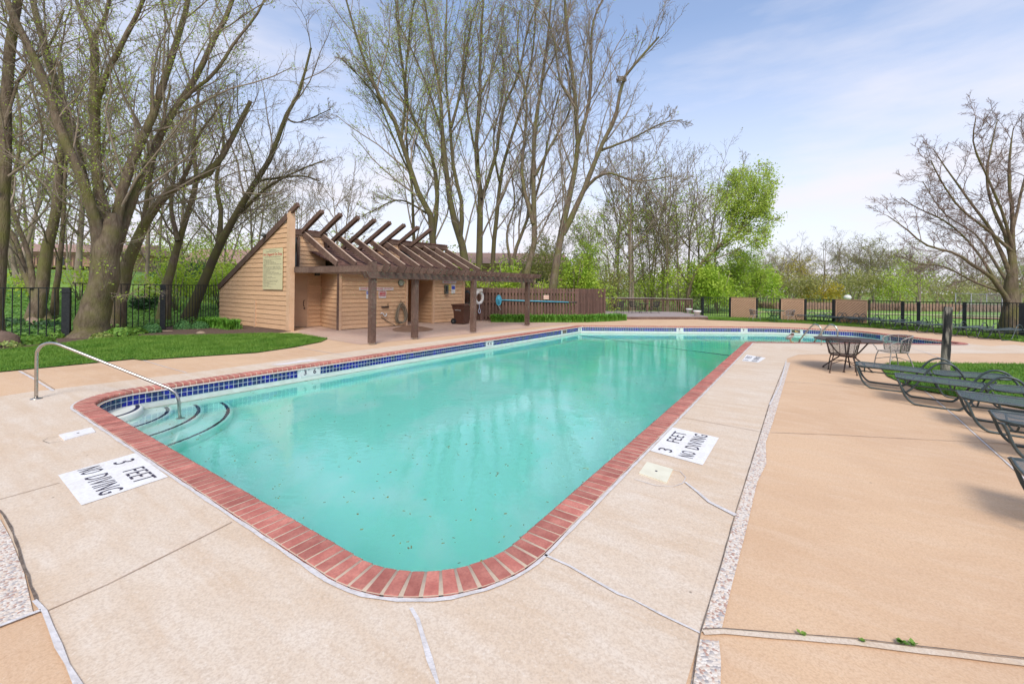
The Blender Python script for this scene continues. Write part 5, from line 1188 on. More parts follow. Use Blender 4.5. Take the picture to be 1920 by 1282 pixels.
# ------------------------------------------------------------------ lawns, borders
def ribbon_lawn(name, poly, z, m): return sheet(name, poly, z, m)
LL = [(-16, 6.5), (-14.5, 8.6), (-12.39, 10.34), (-12.17, 11.61), (-12.3, 12.6), (-11.6, 13.4), (-9.6, 14.0), (-8.4, 14.55), (-7.3, 14.55), (-5.75, 13.35), (-5.62, 12.6), (-5.84, 11.44), (-6.27, 10.48), (-8.05, 9.29), (-8.33, 9.41), (-9.49, 7.93), (-12.2, 5.6)]
ribbon_lawn('left_lawn', LL, 0.02, LAWN)
MU = [(-16, 6.5), (-14.5, 8.6), (-12.39, 10.34), (-12.17, 11.61), (-12.3, 12.6), (-11.6, 13.4), (-9.6, 14.0), (-8.4, 14.55), (-7.95, 15.4), (-12.6, 18.8), (-13.4, 15.5), (-14.3, 12.9), (-16.5, 10.0)]
ribbon_lawn('mulch_bed', MU[::-1], 0.012, MULCH)
LR = [(9.09, 10.19), (10.28, 10.13), (14, 10.12), (17, 8.0), (14, 3.6), (7.9, 5.3), (7.25, 6.84), (7.05, 7.4), (7.5, 8.5), (8.3, 9.6)]
ribbon_lawn('right_lawn', LR[::-1], 0.02, LAWN)
def blades(name, poly, count, h, wd, m, z=0.02, seed=1, lean=.5, dens=None, label=None):
    r = np.random.default_rng(seed); P = np.array([(p[0], p[1]) for p in poly]); mn, mx_ = P.min(0), P.max(0); pts = np.zeros((0, 2))
    while len(pts) < count:
        q = r.uniform(mn, mx_, (count * 2, 2)); c = np.zeros(len(q), bool); j = len(P) - 1
        for i in range(len(P)):
            cond = (P[i, 1] > q[:, 1]) != (P[j, 1] > q[:, 1]); xx = (P[j, 0] - P[i, 0]) * (q[:, 1] - P[i, 1]) / (P[j, 1] - P[i, 1] + 1e-12) + P[i, 0]; c ^= cond & (q[:, 0] < xx); j = i
        pts = np.concatenate([pts, q[c]])
    pts = pts[:count]; N = count; a = r.uniform(0, 2 * PI, N); hh = h * r.uniform(.5, 1.2, N); ln = r.normal(0, lean, (N, 2)) * hh[:, None]
    dx = np.cos(a) * wd / 2; dy = np.sin(a) * wd / 2; V = np.zeros((N, 3, 3))
    V[:, 0] = np.stack([pts[:, 0] - dx, pts[:, 1] - dy, np.full(N, z)], 1); V[:, 1] = np.stack([pts[:, 0] + dx, pts[:, 1] + dy, np.full(N, z)], 1); V[:, 2] = np.stack([pts[:, 0] + ln[:, 0], pts[:, 1] + ln[:, 1], z + hh], 1)
    return put(name, np_mesh(name, V.reshape(-1, 3), np.arange(N * 3).reshape(-1, 3), m), kind='stuff')
blades('lawn_grass', LL, 90000, .055, .012, BLADE, seed=2); blades('lawn_grass', LR, 60000, .055, .012, BLADE, seed=3)
FGR = [(11.0, 23.7), (14.95, 22.15), (17.63, 18.7), (17.85, 16.6), (17.75, 14.6), (20, 13.2), (21.0, 15.8), (20.4, 18.8), (19.3, 21.2), (18.9, 22.6), (17, 24), (13.3, 25.5), (11.5, 25.5)]
sheet('far_lawn_strip', FGR, 0.015, LAWN); blades('lawn_grass', FGR, 30000, .08, .022, BLADE, z=.015, seed=4)

def strap_clump_band(name, path, width, count, h, wd, m, label, cat, seed=5):
    r = np.random.default_rng(seed); path = [Vector(p) for p in path]; segs = [(path[i], path[i + 1]) for i in range(len(path) - 1)]; Ls = np.array([(b - a).length for a, b in segs]); V = []; F = []
    for k_ in range(count):
        i = r.choice(len(segs), p=Ls / Ls.sum()); a, b = segs[i]; d = (b - a).normalized(); p = a.lerp(b, r.random()) + Vector((-d.y, d.x)) * r.uniform(-width / 2, width / 2)
        an = r.uniform(0, 6.28); L_ = h * r.uniform(.45, 1.35); o_ = Vector((math.cos(an), math.sin(an), 0)); s_ = Vector((-o_.y, o_.x, 0)) * wd / 2; base = Vector((p.x, p.y, .01)); sp = r.uniform(.2, .6) * L_
        m1 = base + o_ * sp * .4 + UP * L_ * .75; tip = base + o_ * sp * 1.2 + UP * L_ * r.uniform(.55, .95); i0 = len(V)
        V += [tuple(base - s_), tuple(base + s_), tuple(m1 + s_), tuple(m1 - s_), tuple(tip)]
        F += [(i0, i0 + 1, i0 + 2, i0 + 2), (i0 + 3, i0, i0 + 2, i0 + 2)] if False else []
        F.append((i0, i0 + 1, i0 + 2)); F.append((i0, i0 + 2, i0 + 3)); F.append((i0 + 3, i0 + 2, i0 + 4))
    return tag(put(name, np_mesh(name, V, F, m)), label, cat)
strap_clump_band('lily_border', [(-1.0, 20.75), (.9, 20.9), (3.5, 21.3), (5.0, 22.2), (5.9, 22.9)], .75, 7000, .34, .03, BLADE2, 'bright green daylily border along the foot of the brown board fence', 'plants')
strap_clump_band('daylily_clump', [(-12.2, 16.9), (-10.9, 16.2), (-10.2, 15.75)], .5, 1600, .36, .03, BLADE2, 'dark green daylily clump against the gable wall of the bath house', 'plants', 6)
def mound(name, loc, rx, ry, h, n_, leaf, m, label, cat, seed=1, flat=.5, group=None):
    r = np.random.default_rng(seed); V = np.zeros((n_, 4, 3)); th = r.uniform(0, 2 * PI, n_); ph = np.arccos(r.uniform(0, 1, n_)); rr = r.uniform(.75, 1.03, n_)
    c = np.stack([np.cos(th) * np.sin(ph) * rx * rr, np.sin(th) * np.sin(ph) * ry * rr, np.cos(ph) * h * rr], 1)
    nrm_ = c / np.maximum(np.linalg.norm(c, axis=1, keepdims=True), 1e-6) + r.normal(0, .5, (n_, 3)); nrm_ /= np.linalg.norm(nrm_, axis=1, keepdims=True)
    t1 = np.cross(nrm_, r.normal(0, 1, (n_, 3))); t1 /= np.linalg.norm(t1, axis=1, keepdims=True); t2 = np.cross(nrm_, t1); l_ = leaf * r.uniform(.6, 1.3, (n_, 1))
    V[:, 0] = c - t1 * l_; V[:, 1] = c + t2 * l_ * flat; V[:, 2] = c + t1 * l_; V[:, 3] = c - t2 * l_ * flat
    o = put(name, np_mesh(name, V.reshape(-1, 3), np.arange(n_ * 4).reshape(-1, 4), m), loc=loc); return tag(o, label, cat, group)
for i, (px, py, w_, h_, leaf, n_, m_, lb) in enumerate([
    (50, 644, .62, .20, .07, 500, HOSTA, 'lime hosta clump at the bed edge left of the handrail top'), (225, 630, .48, .26, .07, 500, HOSTA, 'yellow green hosta clump right of the big trunk'), (190, 634, .30, .17, .05, 260, HOSTAY, 'cream variegated plant at the foot of the big trunk'),
    (8, 652, .38, .17, .05, 260, HOSTAY, 'cream variegated plant at the far left of the bed'), (100, 634, .3, .2, .06, 240, HOSTA, 'small green plant between hosta and big trunk'),
    (255, 626, .35, .22, .06, 300, HOSTA, 'green hosta with pale edges beside the round sedum'),
    (284, 624, .30, .33, .035, 1100, SHRUBG, 'leftmost of the three round green mounds in the bed'), (343, 617, .30, .32, .035, 1100, SHRUBG, 'middle of the three round green mounds in the bed'), (375, 616, .30, .28, .035, 1100, SHRUBG, 'rightmost of the three round green mounds in the bed'),
    (20, 620, .6, .45, .05, 700, LEAF_D, 'dark leafy undergrowth behind the low iron fence'), (85, 622, .6, .4, .05, 600, LEAF_D, 'dark leafy undergrowth left of the fence post')]):
    mound('hosta' if i < 6 else ('sedum_mound' if i < 9 else 'undergrowth'), G(px, py) * 1.0, w_, w_ * .8, h_, n_, leaf, m_, lb, 'plant', seed=10 + i)
def rock(px, py, w_, h_, label, m, seed=1, Y=None):
    r = random.Random(seed); p = G(px, py); mb = MB(); rows = 6; cols = 12
    for j in range(rows + 1):
        f = j / rows * PI / 2
        for q in range(cols): a_ = 2 * PI * q / cols; k_ = 1 + r.uniform(-.12, .12); mb.v.append((math.cos(a_) * math.cos(f) * w_ * k_, math.sin(a_) * math.cos(f) * w_ * .7 * k_, -.03 + math.sin(f) ** .8 * h_ * k_))
    for j in range(rows):
        for q in range(cols): mb.face([j * cols + q, j * cols + (q + 1) % cols, (j + 1) * cols + (q + 1) % cols, (j + 1) * cols + q], 0, True)
    tag(mb.build('boulder', m, loc=(p.x, p.y, 0)), label, 'boulder')
rock(376, 625, .17, .1, 'small tan stone in the mulch below the round mounds', STONE, 1); rock(5, 650, .38, .42, 'brown boulder at the left edge of the bed', STONEB, 2); rock(60, 617, .30, .42, 'pinkish tan boulder behind the low iron fence', STONE, 3); rock(310, 621, .3, .06, 'flat pale stone at the foot of the fence post', STONE, 4)
# ivy beyond the left fence
def scatter_leaves(name, fn, n_, leaf, m, seed, zh=.12):
    r = np.random.default_rng(seed); c = []
    while len(c) < n_:
        q = fn(r)
        if q is not None: c.append(q)
    c = np.array(c); n_ = len(c); nrm_ = np.stack([r.normal(0, .45, n_), r.normal(-.3, .45, n_), np.ones(n_)], 1); nrm_ /= np.linalg.norm(nrm_, axis=1, keepdims=True); t1 = np.cross(nrm_, r.normal(0, 1, (n_, 3))); t1 /= np.linalg.norm(t1, axis=1, keepdims=True); t2 = np.cross(nrm_, t1); l_ = leaf * r.uniform(.6, 1.3, (n_, 1)); V = np.zeros((n_, 4, 3))
    V[:, 0] = c - t1 * l_; V[:, 1] = c + t2 * l_ * .7; V[:, 2] = c + t1 * l_; V[:, 3] = c - t2 * l_ * .7
    return put(name, np_mesh(name, V.reshape(-1, 3), np.arange(n_ * 4).reshape(-1, 4), m), kind='stuff')
def ivyf(r):
    x, y = r.uniform(-27, -12.6), r.uniform(11, 27)
    if (x + 13.4) * .96 + (y - 15) * -.28 > -.3: return None
    if y > 24 + (x + 12) * .2: return None
    return (x, y, ground_h(x, y) + r.uniform(0, .22))
scatter_leaves('ivy_ground_cover', ivyf, 26000, .055, IVY, 9)

# ------------------------------------------------------------------ trees
def nrmz(a): return a / np.maximum(np.linalg.norm(a, axis=-1, keepdims=True), 1e-9)
def tubes(P, R, S):
    """P (N,K,3), R (N,K) -> verts, quads"""
    N, K, _ = P.shape; T = np.empty_like(P); T[:, 1:-1] = P[:, 2:] - P[:, :-2]; T[:, 0] = P[:, 1] - P[:, 0]; T[:, -1] = P[:, -1] - P[:, -2]; T = nrmz(T)
    ref = np.tile(np.array([0.31, 0.17, 0.93]), (N, 1)); mt = nrmz(T.mean(1)); bad = np.abs((mt * ref).sum(1)) > .92; ref[bad] = np.array([1, 0.1, 0])
    a = nrmz(np.cross(T, ref[:, None, :])); b = np.cross(T, a); an = np.arange(S) * 2 * PI / S
    V = P[:, :, None, :] + R[:, :, None, None] * (a[:, :, None, :] * np.cos(an)[None, None, :, None] + b[:, :, None, :] * np.sin(an)[None, None, :, None])
    idx = np.arange(N * K * S).reshape(N, K, S); A0 = idx[:, :-1, :]; B0 = idx[:, 1:, :]
    F = np.stack([A0, np.roll(A0, -1, 2), np.roll(B0, -1, 2), B0], -1).reshape(-1, 4); return V.reshape(-1, 3), F
def grow(P, R, rng, n, ang=(25, 55), lf=.5, K=5, up=.25, tmin=.2, wander=.12, rmin=.004, rfac=.55, lmax=9, lmin=.0, face=None):
    N, K0, _ = P.shape; L0 = np.linalg.norm(np.diff(P, axis=1), axis=2).sum(1)
    j = np.tile(np.arange(n), (N, 1)); t = tmin + (1 - tmin) * (j + rng.random((N, n))) / n; t = np.clip(t, 0, .999); x = t * (K0 - 1); i0 = x.astype(int); f = (x - i0)[..., None]; ar = np.arange(N)[:, None]
    base = P[ar, i0] * (1 - f) + P[ar, i0 + 1] * f; tan_ = nrmz(P[ar, i0 + 1] - P[ar, i0]); rad = (R[ar, i0] * (1 - f[..., 0]) + R[ar, i0 + 1] * f[..., 0])
    base = base.reshape(-1, 3); tan_ = tan_.reshape(-1, 3); rad = rad.reshape(-1); tt = t.reshape(-1); LL_ = np.repeat(L0, n); M = len(base)
    az = rng.normal(0, 1, (M, 3)); pr = nrmz(az - tan_ * (az * tan_).sum(1, keepdims=True)); an = np.radians(rng.uniform(ang[0], ang[1], M))[:, None]
    d = tan_ * np.cos(an) + pr * np.sin(an); d[:, 2] += up * .5; d = nrmz(d)
    L1 = np.clip(LL_ * lf * (1.15 - .65 * tt) * rng.uniform(.6, 1.25, M), lmin, lmax); r0 = np.maximum(np.minimum(rad * rfac * rng.uniform(.7, 1.1, M), L1 * .0085 + .004), rmin)
    C_ = np.zeros((M, K, 3)); C_[:, 0] = base
    for q in range(1, K):
        C_[:, q] = C_[:, q - 1] + d * (L1 / (K - 1))[:, None]; d = d + rng.normal(0, wander, (M, 3)); d[:, 2] += up * .25; d = nrmz(d)
    RR = r0[:, None] * np.linspace(1, .35, K)[None, :]; RR = np.maximum(RR, rmin * .6)
    return C_, RR
def leaves_on(P, rng, per, size, spread):
    N, K, _ = P.shape; wl = np.linalg.norm(P[:, -1] - P[:, 0], axis=1); ii = rng.choice(N, int(N * per), p=wl ** 1.5 / (wl ** 1.5).sum()); kk = rng.uniform(.3, 1, len(ii)) * (K - 1); k0 = np.minimum(kk.astype(int), K - 2); f = (kk - k0)[:, None]
    c = P[ii, k0] * (1 - f) + P[ii, k0 + 1] * f + rng.normal(0, spread, (len(ii), 3)); n_ = len(c)
    nr = nrmz(rng.normal(0, 1, (n_, 3)) + np.array([0, 0, .6])); t1 = nrmz(np.cross(nr, rng.normal(0, 1, (n_, 3)))); t2 = np.cross(nr, t1); l_ = size * rng.uniform(.5, 1.3, (n_, 1)); V = np.zeros((n_, 4, 3))
    V[:, 0] = c - t1 * l_; V[:, 1] = c + t2 * l_ * .6; V[:, 2] = c + t1 * l_; V[:, 3] = c - t2 * l_ * .6
    return V.reshape(-1, 3), np.arange(n_ * 4).reshape(-1, 4)
def resamp_np(P, R, K):
    P = np.asarray(P, float); R = np.asarray(R, float); s = np.concatenate([[0], np.cumsum(np.linalg.norm(np.diff(P, axis=0), axis=1))]); t = np.linspace(0, s[-1], K)
    return np.stack([np.interp(t, s, P[:, i]) for i in range(3)], 1), np.interp(t, s, R)
STAT = [0]
def build_tree(name, label, limbs, origin, seed, lv, barkm, twigm, leaf=None, lsize=.03, lper=1.0, lspread=.05, group=None, cat='tree', S0=10, K0=14, rough=.0):
    """limbs: list of (world polyline, radii). lv: growth settings per level"""
    rng = np.random.default_rng(seed); org = np.array(origin)
    P0, R0 = [], []
    for P_, R_ in limbs:
        SP = smooth_path(P_, 5); rr = np.interp(np.linspace(0, 1, len(SP)), np.linspace(0, 1, len(R_)), R_); p, r = resamp_np([tuple(v) for v in SP], rr, K0)
        p[1:] += rng.normal(0, .10, (K0 - 1, 3)) * r[1:, None]; P0.append(p); R0.append(r)
    P0 = np.array(P0) - org; R0 = np.array(R0)
    t = empty(name, label, cat, origin, 0, group)
    V, F = tubes(P0, R0 * (1 + rng.normal(0, .035, R0.shape)), S0); put('trunk', np_mesh('trunk', V, F, barkm, True), t); STAT[0] += len(F) * 2
    Vs, Fs, off = [], [], 0; P, R = P0, R0; last = None
    for li, q in enumerate(lv):
        q = dict(q); S = q.pop('S', 3); P, R = grow(P, R, rng, **q); V, F = tubes(P, R, S); Vs.append(V); Fs.append(F + off); off += len(V)
        if last is not None and li >= 1: pass
        last = P
    V = np.concatenate(Vs); F = np.concatenate(Fs); put('branches', np_mesh('branches', V, F, twigm, False), t); STAT[0] += len(F) * 2
    if leaf:
        V, F = leaves_on(last, rng, lper, lsize, lspread); put('foliage', np_mesh('foliage', V, F, leaf), t); STAT[0] += len(F) * 2
    return t
def px_limb(pts, Y, w0, w1, drift=0.0, Y1=None):
    n_ = len(pts); o = []
    for i, (x, y) in enumerate(pts): o.append(A(x, y, Y + (drift * i / max(1, n_ - 1))))
    k_ = np.linspace(0, 1, n_); R_ = [(w0 + (w1 - w0) * f ** .75) / 2 / FOC * Y * .68 for f in k_]
    return (o, R_)
LV3 = [dict(n=14, ang=(25, 60), lf=.42, K=7, up=.25, tmin=.22, wander=.14, rmin=.012, S=5, lmax=4.2), dict(n=8, ang=(25, 60), lf=.45, K=6, up=.18, tmin=.15, wander=.16, rmin=.006, S=4, lmax=2), dict(n=9, ang=(25, 65), lf=.5, K=4, up=.10, tmin=.1, wander=.2, rmin=.0042, S=3, lmax=1.0)]
def trunk_flare(l, f=1.8):
    o, R_ = l; R_ = list(R_); R_[0] *= f
    if len(R_) > 2: R_[1] *= 1.12
    return (o, R_)
YA = 13.3
treeA = [([A(168, 640, YA), A(172, 612, YA), A(182, 570, YA), A(195, 520, YA), A(203, 470, YA), A(208, 430, YA), A(212, 400, YA)], [.60, .42, .37, .35, .33, .26, .14]),
    px_limb([(190, 555), (186, 470), (182, 420), (170, 385), (150, 330), (112, 240), (82, 150), (50, 80), (20, 20), (-10, -60)], YA, 34, 12, -1.2),
    px_limb([(192, 540), (186, 460), (165, 370), (145, 290), (122, 200), (100, 140), (80, 75), (62, 0), (50, -80)], YA + .2, 30, 11, .8),
    px_limb([(194, 550), (199, 470), (196, 400), (183, 340), (178, 260), (180, 190), (178, 120), (174, 70)], YA, 32, 18, .3), px_limb([(174, 72), (158, 40), (143, 0), (130, -70)], YA + .3, 13, 6, .3), px_limb([(175, 74), (192, 45), (205, 0), (214, -70)], YA + .3, 13, 6, -.3),
    px_limb([(180, 205), (192, 160), (215, 108), (245, 50), (268, 0), (290, -70)], YA, 17, 8, -.5),
    px_limb([(192, 560), (206, 480), (220, 400), (232, 345), (262, 270), (290, 210), (305, 160), (322, 110), (340, 50), (352, 0), (366, -70)], YA, 32, 10, .5),
    px_limb([(196, 560), (212, 480), (240, 400), (262, 340), (300, 255), (330, 200), (365, 150), (400, 75), (430, 20), (455, -60)], YA + .3, 28, 10, .9), px_limb([(300, 255), (345, 185), (400, 140), (440, 80), (480, 30), (505, -20)], YA + .6, 12, 5, .6)]
build_tree('maple_tree', 'largest multi stemmed mossy tree rising in front of the left iron fence', treeA, (treeA[0][0][0].x, treeA[0][0][0].y, 0), 11, LV3, BARK, TWIG, LEAF_Y, .030, 1.4, .05, S0=14)
YB = 15.2
tb_ = [trunk_flare(px_limb([(212, 612), (222, 560), (245, 480), (268, 428), (300, 375), (335, 348), (395, 322), (440, 250), (470, 190)], YB, 38, 11, .4), 1.4), px_limb([(335, 350), (360, 300), (372, 255), (420, 190)], YB, 12, 4, -.5), px_limb([(268, 430), (280, 340), (300, 250), (320, 160)], YB + .4, 15, 5, .8)]
build_tree('maple_tree', 'dark leaning tree with broken limb just right of the biggest trunk', tb_, (tb_[0][0][0].x, YB, 0), 12, LV3, BARK, TWIG, LEAF_Y, .024, .5, .04)
YC = 18.5
tc_ = [trunk_flare(px_limb([(350, 607), (365, 570), (385, 520), (405, 470), (430, 425), (470, 355), (505, 300), (535, 220), (562, 170), (583, 90)], YC, 34, 5, -.8), 1.3), px_limb([(428, 425), (450, 400), (500, 352), (560, 320), (610, 300)], YC, 12, 3, -1), px_limb([(410, 460), (415, 400), (405, 340), (420, 260), (400, 180)], YC, 16, 4, .5), px_limb([(480, 340), (560, 330), (600, 340)], YC, 8, 3, -.5), px_limb([(535, 220), (560, 230), (620, 205)], YC, 6, 2, -.3)]
LVC = [dict(n=12, ang=(25, 60), lf=.42, K=7, up=.18, tmin=.25, wander=.14, rmin=.012, S=4, lmax=4.5), dict(n=9, ang=(25, 60), lf=.45, K=5, up=.12, tmin=.12, wander=.16, rmin=.007, S=3, lmax=2), dict(n=8, ang=(25, 65), lf=.4, K=3, up=.1, tmin=.1, wander=.2, rmin=.0045, S=3, lmax=.8)]
build_tree('maple_tree', 'slender leaning tree bending over the gable end of the bath house', tc_, (tc_[0][0][0].x, YC, 0), 13, LVC, BARKM, TWIG, LEAF_O, .025, .25, .05)
YD = 17.5
td_ = [trunk_flare(px_limb([(305, 610), (310, 560), (318, 520), (335, 450), (352, 400), (368, 340), (362, 260), (375, 160)], YD, 30, 6, .5), 1.3), px_limb([(333, 452), (320, 380), (330, 300), (318, 200)], YD, 14, 4, .8)]
build_tree('maple_tree', 'crooked tree behind the fence post right of the biggest trunk', td_, (td_[0][0][0].x, YD, 0), 14, LVC, BARK, TWIGG, LEAF_Y, .03, .5, .05)
YE = 12.4
te_ = [trunk_flare(px_limb([(-14, 640), (-8, 560), (-2, 480), (4, 400), (8, 300), (12, 180), (22, 70), (34, 0), (40, -70)], YE, 40, 16, .2), 1.3), px_limb([(8, 240), (40, 140), (90, 90), (120, 20)], YE, 9, 4, 1)]
build_tree('maple_tree', 'straight reddish trunk at the very left edge of the yard', te_, (te_[0][0][0].x, YE, 0), 15, LVC, BARK, TWIG, LEAF_Y, .026, .4, .05)
YF = 15.5
tf_ = [trunk_flare(px_limb([(60, 618), (68, 585), (78, 530), (90, 460), (104, 400), (110, 330), (118, 220), (112, 120)], YF, 40, 12, .6), 1.2), trunk_flare(px_limb([(90, 612), (72, 570), (50, 520), (28, 455), (10, 420), (-20, 350)], YF + .2, 26, 12, 1.0), 1.1), px_limb([(62, 540), (55, 480), (32, 420), (20, 360), (40, 260), (30, 160)], YF + .4, 15, 5, .6)]
build_tree('maple_tree', 'forked tree with two spreading trunks behind the low iron fence', tf_, (tf_[0][0][0].x, YF, 0), 16, LVC, BARK, TWIGG, LEAF_L, .03, .9, .06)
tf2 = [trunk_flare(px_limb([(98, 612), (104, 560), (112, 500), (118, 420), (122, 330), (130, 200)], YF + .8, 19, 6, .5), 1.2)]
build_tree('maple_tree', 'thin dark straight tree close to the fence post left of the biggest trunk', tf2, (tf2[0][0][0].x, YF + .8, 0), 17, LVC, BARK, TWIG, LEAF_L, .03, .9, .06)
tl = [trunk_flare(px_limb([(8, 625), (0, 580), (-20, 520)], 14.0, 20, 12, .3), 1.3), px_limb([(2, 560), (18, 600), (28, 622)], 14, 12, 14, 0)]

# middle group behind the bath house and board fence
LVM = [dict(n=15, ang=(18, 48), lf=.40, K=7, up=.28, tmin=.18, wander=.10, rmin=.016, S=4, lmax=6), dict(n=8, ang=(22, 50), lf=.42, K=5, up=.22, tmin=.15, wander=.13, rmin=.010, S=3, lmax=2.6), dict(n=7, ang=(22, 55), lf=.5, K=3, up=.15, tmin=.1, wander=.18, rmin=.008, S=3, lmax=1.2)]
def mtree(seed, label, Y, limbs, bark=BARKM, twig=TWIG, leaf=None, per=.5, ls=.045, lv=LVM):
    L_ = [px_limb(p, Y, w0, w1, dr) for p, w0, w1, dr in limbs]; o = L_[0][0][0]
    L_[0] = ([Vector((o.x, o.y, -.1))] + L_[0][0], [L_[0][1][0] * 1.25] + L_[0][1])
    return build_tree('tall_tree', label, L_, (o.x, o.y, 0), seed, lv, bark, twig, leaf, ls, per, .08)
mtree(21, 'tall tree with first mossy fork above the bath house roof', 25, [([(812, 500), (812, 450), (808, 407), (780, 350), (752, 262), (735, 215), (717, 190), (690, 135), (664, 53), (646, -10)], 22, 4, -1), ([(812, 445), (820, 380), (812, 300), (777, 227), (760, 170), (770, 46), (782, -30)], 15, 4, 1), ([(752, 262), (760, 180), (748, 80), (740, -20)], 9, 3, .5), ([(717, 195), (680, 150), (640, 110)], 5, 2, -1), ([(800, 400), (750, 375), (700, 395), (680, 405)], 6, 2, -1.5)], leaf=LEAF_Y, per=2.4)
mtree(22, 'tall slim tree standing straight left of the mossy fork', 26, [([(776, 500), (775, 420), (772, 350), (762, 270), (765, 180), (750, 90), (745, -20)], 10, 3, .5), ([(770, 330), (730, 240), (700, 150), (690, 60)], 6, 2, -.5)], twig=TWIG, leaf=LEAF_Y, per=2.2)
mtree(23, 'tall tree with curved green trunk leaning left over the roof end', 24.5, [([(878, 520), (866, 460), (848, 400), (838, 330), (829, 248), (826, 177), (812, 100), (795, 0)], 24, 5, -.5), ([(862, 450), (867, 390), (850, 315), (844, 230), (836, 142), (838, -10)], 15, 4, .8), ([(829, 248), (800, 160), (770, 90), (740, 30)], 8, 2, -1), ([(846, 240), (868, 150), (880, 60), (900, -10)], 9, 3, .6)], twig=TWIG, leaf=LEAF_Y, per=1.6)
mtree(24, 'tall upright tree with dark straight trunk right of the bath house roof', 25, [([(898, 560), (899, 450), (901, 372), (893, 283), (900, 177), (901, 88), (907, -10)], 22, 6, .4), ([(903, 372), (930, 290), (941, 212), (972, 140), (990, 53), (1015, -10)], 12, 4, .6), ([(895, 300), (880, 230), (868, 150), (872, 60)], 8, 3, -.4), ([(900, 180), (930, 110), (945, 20)], 6, 2, .3)], leaf=LEAF_Y, per=1.0)
mtree(25, 'ivy wrapped slender tree between the upright and twisted trees', 26, [([(924, 560), (926, 450), (934, 380), (940, 320), (965, 240), (986, 170), (1000, 90), (1005, 0)], 15, 4, .4), ([(936, 340), (925, 260), (945, 170), (940, 80)], 7, 2, .4)], leaf=LEAF_Y, per=1.6)
mtree(26, 'dark twisted tree with ivy behind the middle of the board fence', 24, [([(980, 585), (985, 520), (1003, 450), (1000, 390), (1000, 319), (1004, 230), (1018, 142), (1030, 40), (1034, -20)], 22, 5, .3), ([(1000, 420), (982, 350), (979, 300), (988, 195), (970, 100), (975, 20)], 12, 4, .8), ([(1003, 330), (1040, 260), (1070, 200), (1060, 120)], 9, 3, -.6), ([(1018, 150), (1050, 80), (1070, 0)], 6, 2, .5)], bark=BARK, leaf=LEAF_Y, per=.12)
mtree(27, 'tilted dark trunk crossing behind the board fence center', 25.5, [([(945, 585), (955, 520), (970, 460), (990, 410), (1015, 330), (1030, 250), (1050, 170)], 14, 4, .3), ([(960, 500), (950, 440), (965, 380), (955, 300)], 8, 3, .4)], bark=BARK, leaf=LEAF_Y, per=.3)
mtree(28, 'big broad tree with nest holding crown right of the board fence', 23, [([(1030, 595), (1040, 520), (1050, 450), (1067, 370), (1082, 290), (1078, 177), (1064, 70), (1058, -20)], 26, 6, 0), ([(1055, 440), (1080, 390), (1105, 330), (1124, 283), (1156, 212), (1167, 152), (1200, 110), (1235, 70)], 18, 5, -.8), ([(1082, 276), (1106, 184), (1110, 53), (1130, 0)], 12, 4, .4), ([(1088, 368), (1115, 335), (1145, 325), (1195, 340), (1260, 330)], 10, 3, -1.2), ([(1124, 283), (1180, 262), (1240, 232), (1280, 225)], 8, 2, -1), ([(1078, 200), (1050, 150), (1040, 80), (1020, 20)], 8, 3, .5)], bark=BARK, leaf=LEAF_Y, per=.08)
# nest
np0 = A(1165, 150, 22.4)
mb = MB(); rg_ = random.Random(5)
for q in range(60):
    a_ = rg_.uniform(0, 6.28); p = np0 + Vector((math.cos(a_) * .18, math.sin(a_) * .18, rg_.uniform(-.12, .1))); d = Vector((-math.sin(a_), math.cos(a_), rg_.uniform(-.3, .3))) * .2; mb.tube([p - d, p + d], .013, 4)
tag(mb.build('bird_nest', TWIG), 'dark twiggy bird nest high in the broad bare tree', 'nest')

# generic trees for the woods behind
def generic(seed, H_, spread, stems=1, kind='vase'):
    r = random.Random(seed); limbs = []
    for s_ in range(stems):
        a_ = r.uniform(0, 6.28); ln = r.uniform(.02, .12) * H_ * (2 if stems > 1 else 1); x, y = math.cos(a_) * ln, math.sin(a_) * ln
        P_ = [Vector((0, 0, -.1)), Vector((x * .1, y * .1, H_ * .12)), Vector((x * .3, y * .3, H_ * .3)), Vector((x * .6 + r.uniform(-.2, .2), y * .6, H_ * .55)), Vector((x + r.uniform(-.4, .4), y, H_ * .8)), Vector((x * 1.2, y * 1.2, H_))]
        w_ = H_ * .0095 / (1 if stems == 1 else 1.4); limbs.append((P_, [w_ * 1.5, w_, w_ * .9, w_ * .6, w_ * .35, w_ * .12]))
        for k_ in range(5):
            f = r.uniform(.2, .7); b_ = P_[0].lerp(P_[-1], f); b_.x = x * f; b_.y = y * f; an = r.uniform(0, 6.28); L_ = H_ * spread * r.uniform(.6, 1.1) * (1.1 - f * .6); d = Vector((math.cos(an), math.sin(an), 0))
            limbs.append(([b_, b_ + d * L_ * .35 + UP * L_ * .35, b_ + d * L_ * .7 + UP * L_ * .85, b_ + d * L_ * .95 + UP * L_ * 1.4], [w_ * .5, w_ * .38, w_ * .22, w_ * .08]))
    return limbs
def lvg(n1, n2, n3, rm): return [dict(n=n1, ang=(20, 55), lf=.45, K=5, up=.22, tmin=.15, wander=.14, rmin=rm * 1.6, S=3, lmax=5), dict(n=n2, ang=(22, 58), lf=.48, K=4, up=.15, tmin=.1, wander=.16, rmin=rm, S=3, lmax=2.5), dict(n=n3, ang=(22, 60), lf=.5, K=3, up=.1, tmin=.1, wander=.2, rmin=rm * .8, S=3, lmax=1.4)]
PROT = {}
def proto_tree(key, seed, H_, spread, stems, leaf, per, ls, lsp, twig=TWIGG, lv=lvg(6, 5, 4, .011), bark=None):
    bark = bark or TWIG
    t = build_tree('woodland_tree', None, generic(seed, H_, spread, stems), (0, 0, 0), seed, lv, bark, twig, leaf, ls, per * 1.25, lsp, cat=None, S0=6, K0=8); PROT[key] = (t, H_, [False]); return t
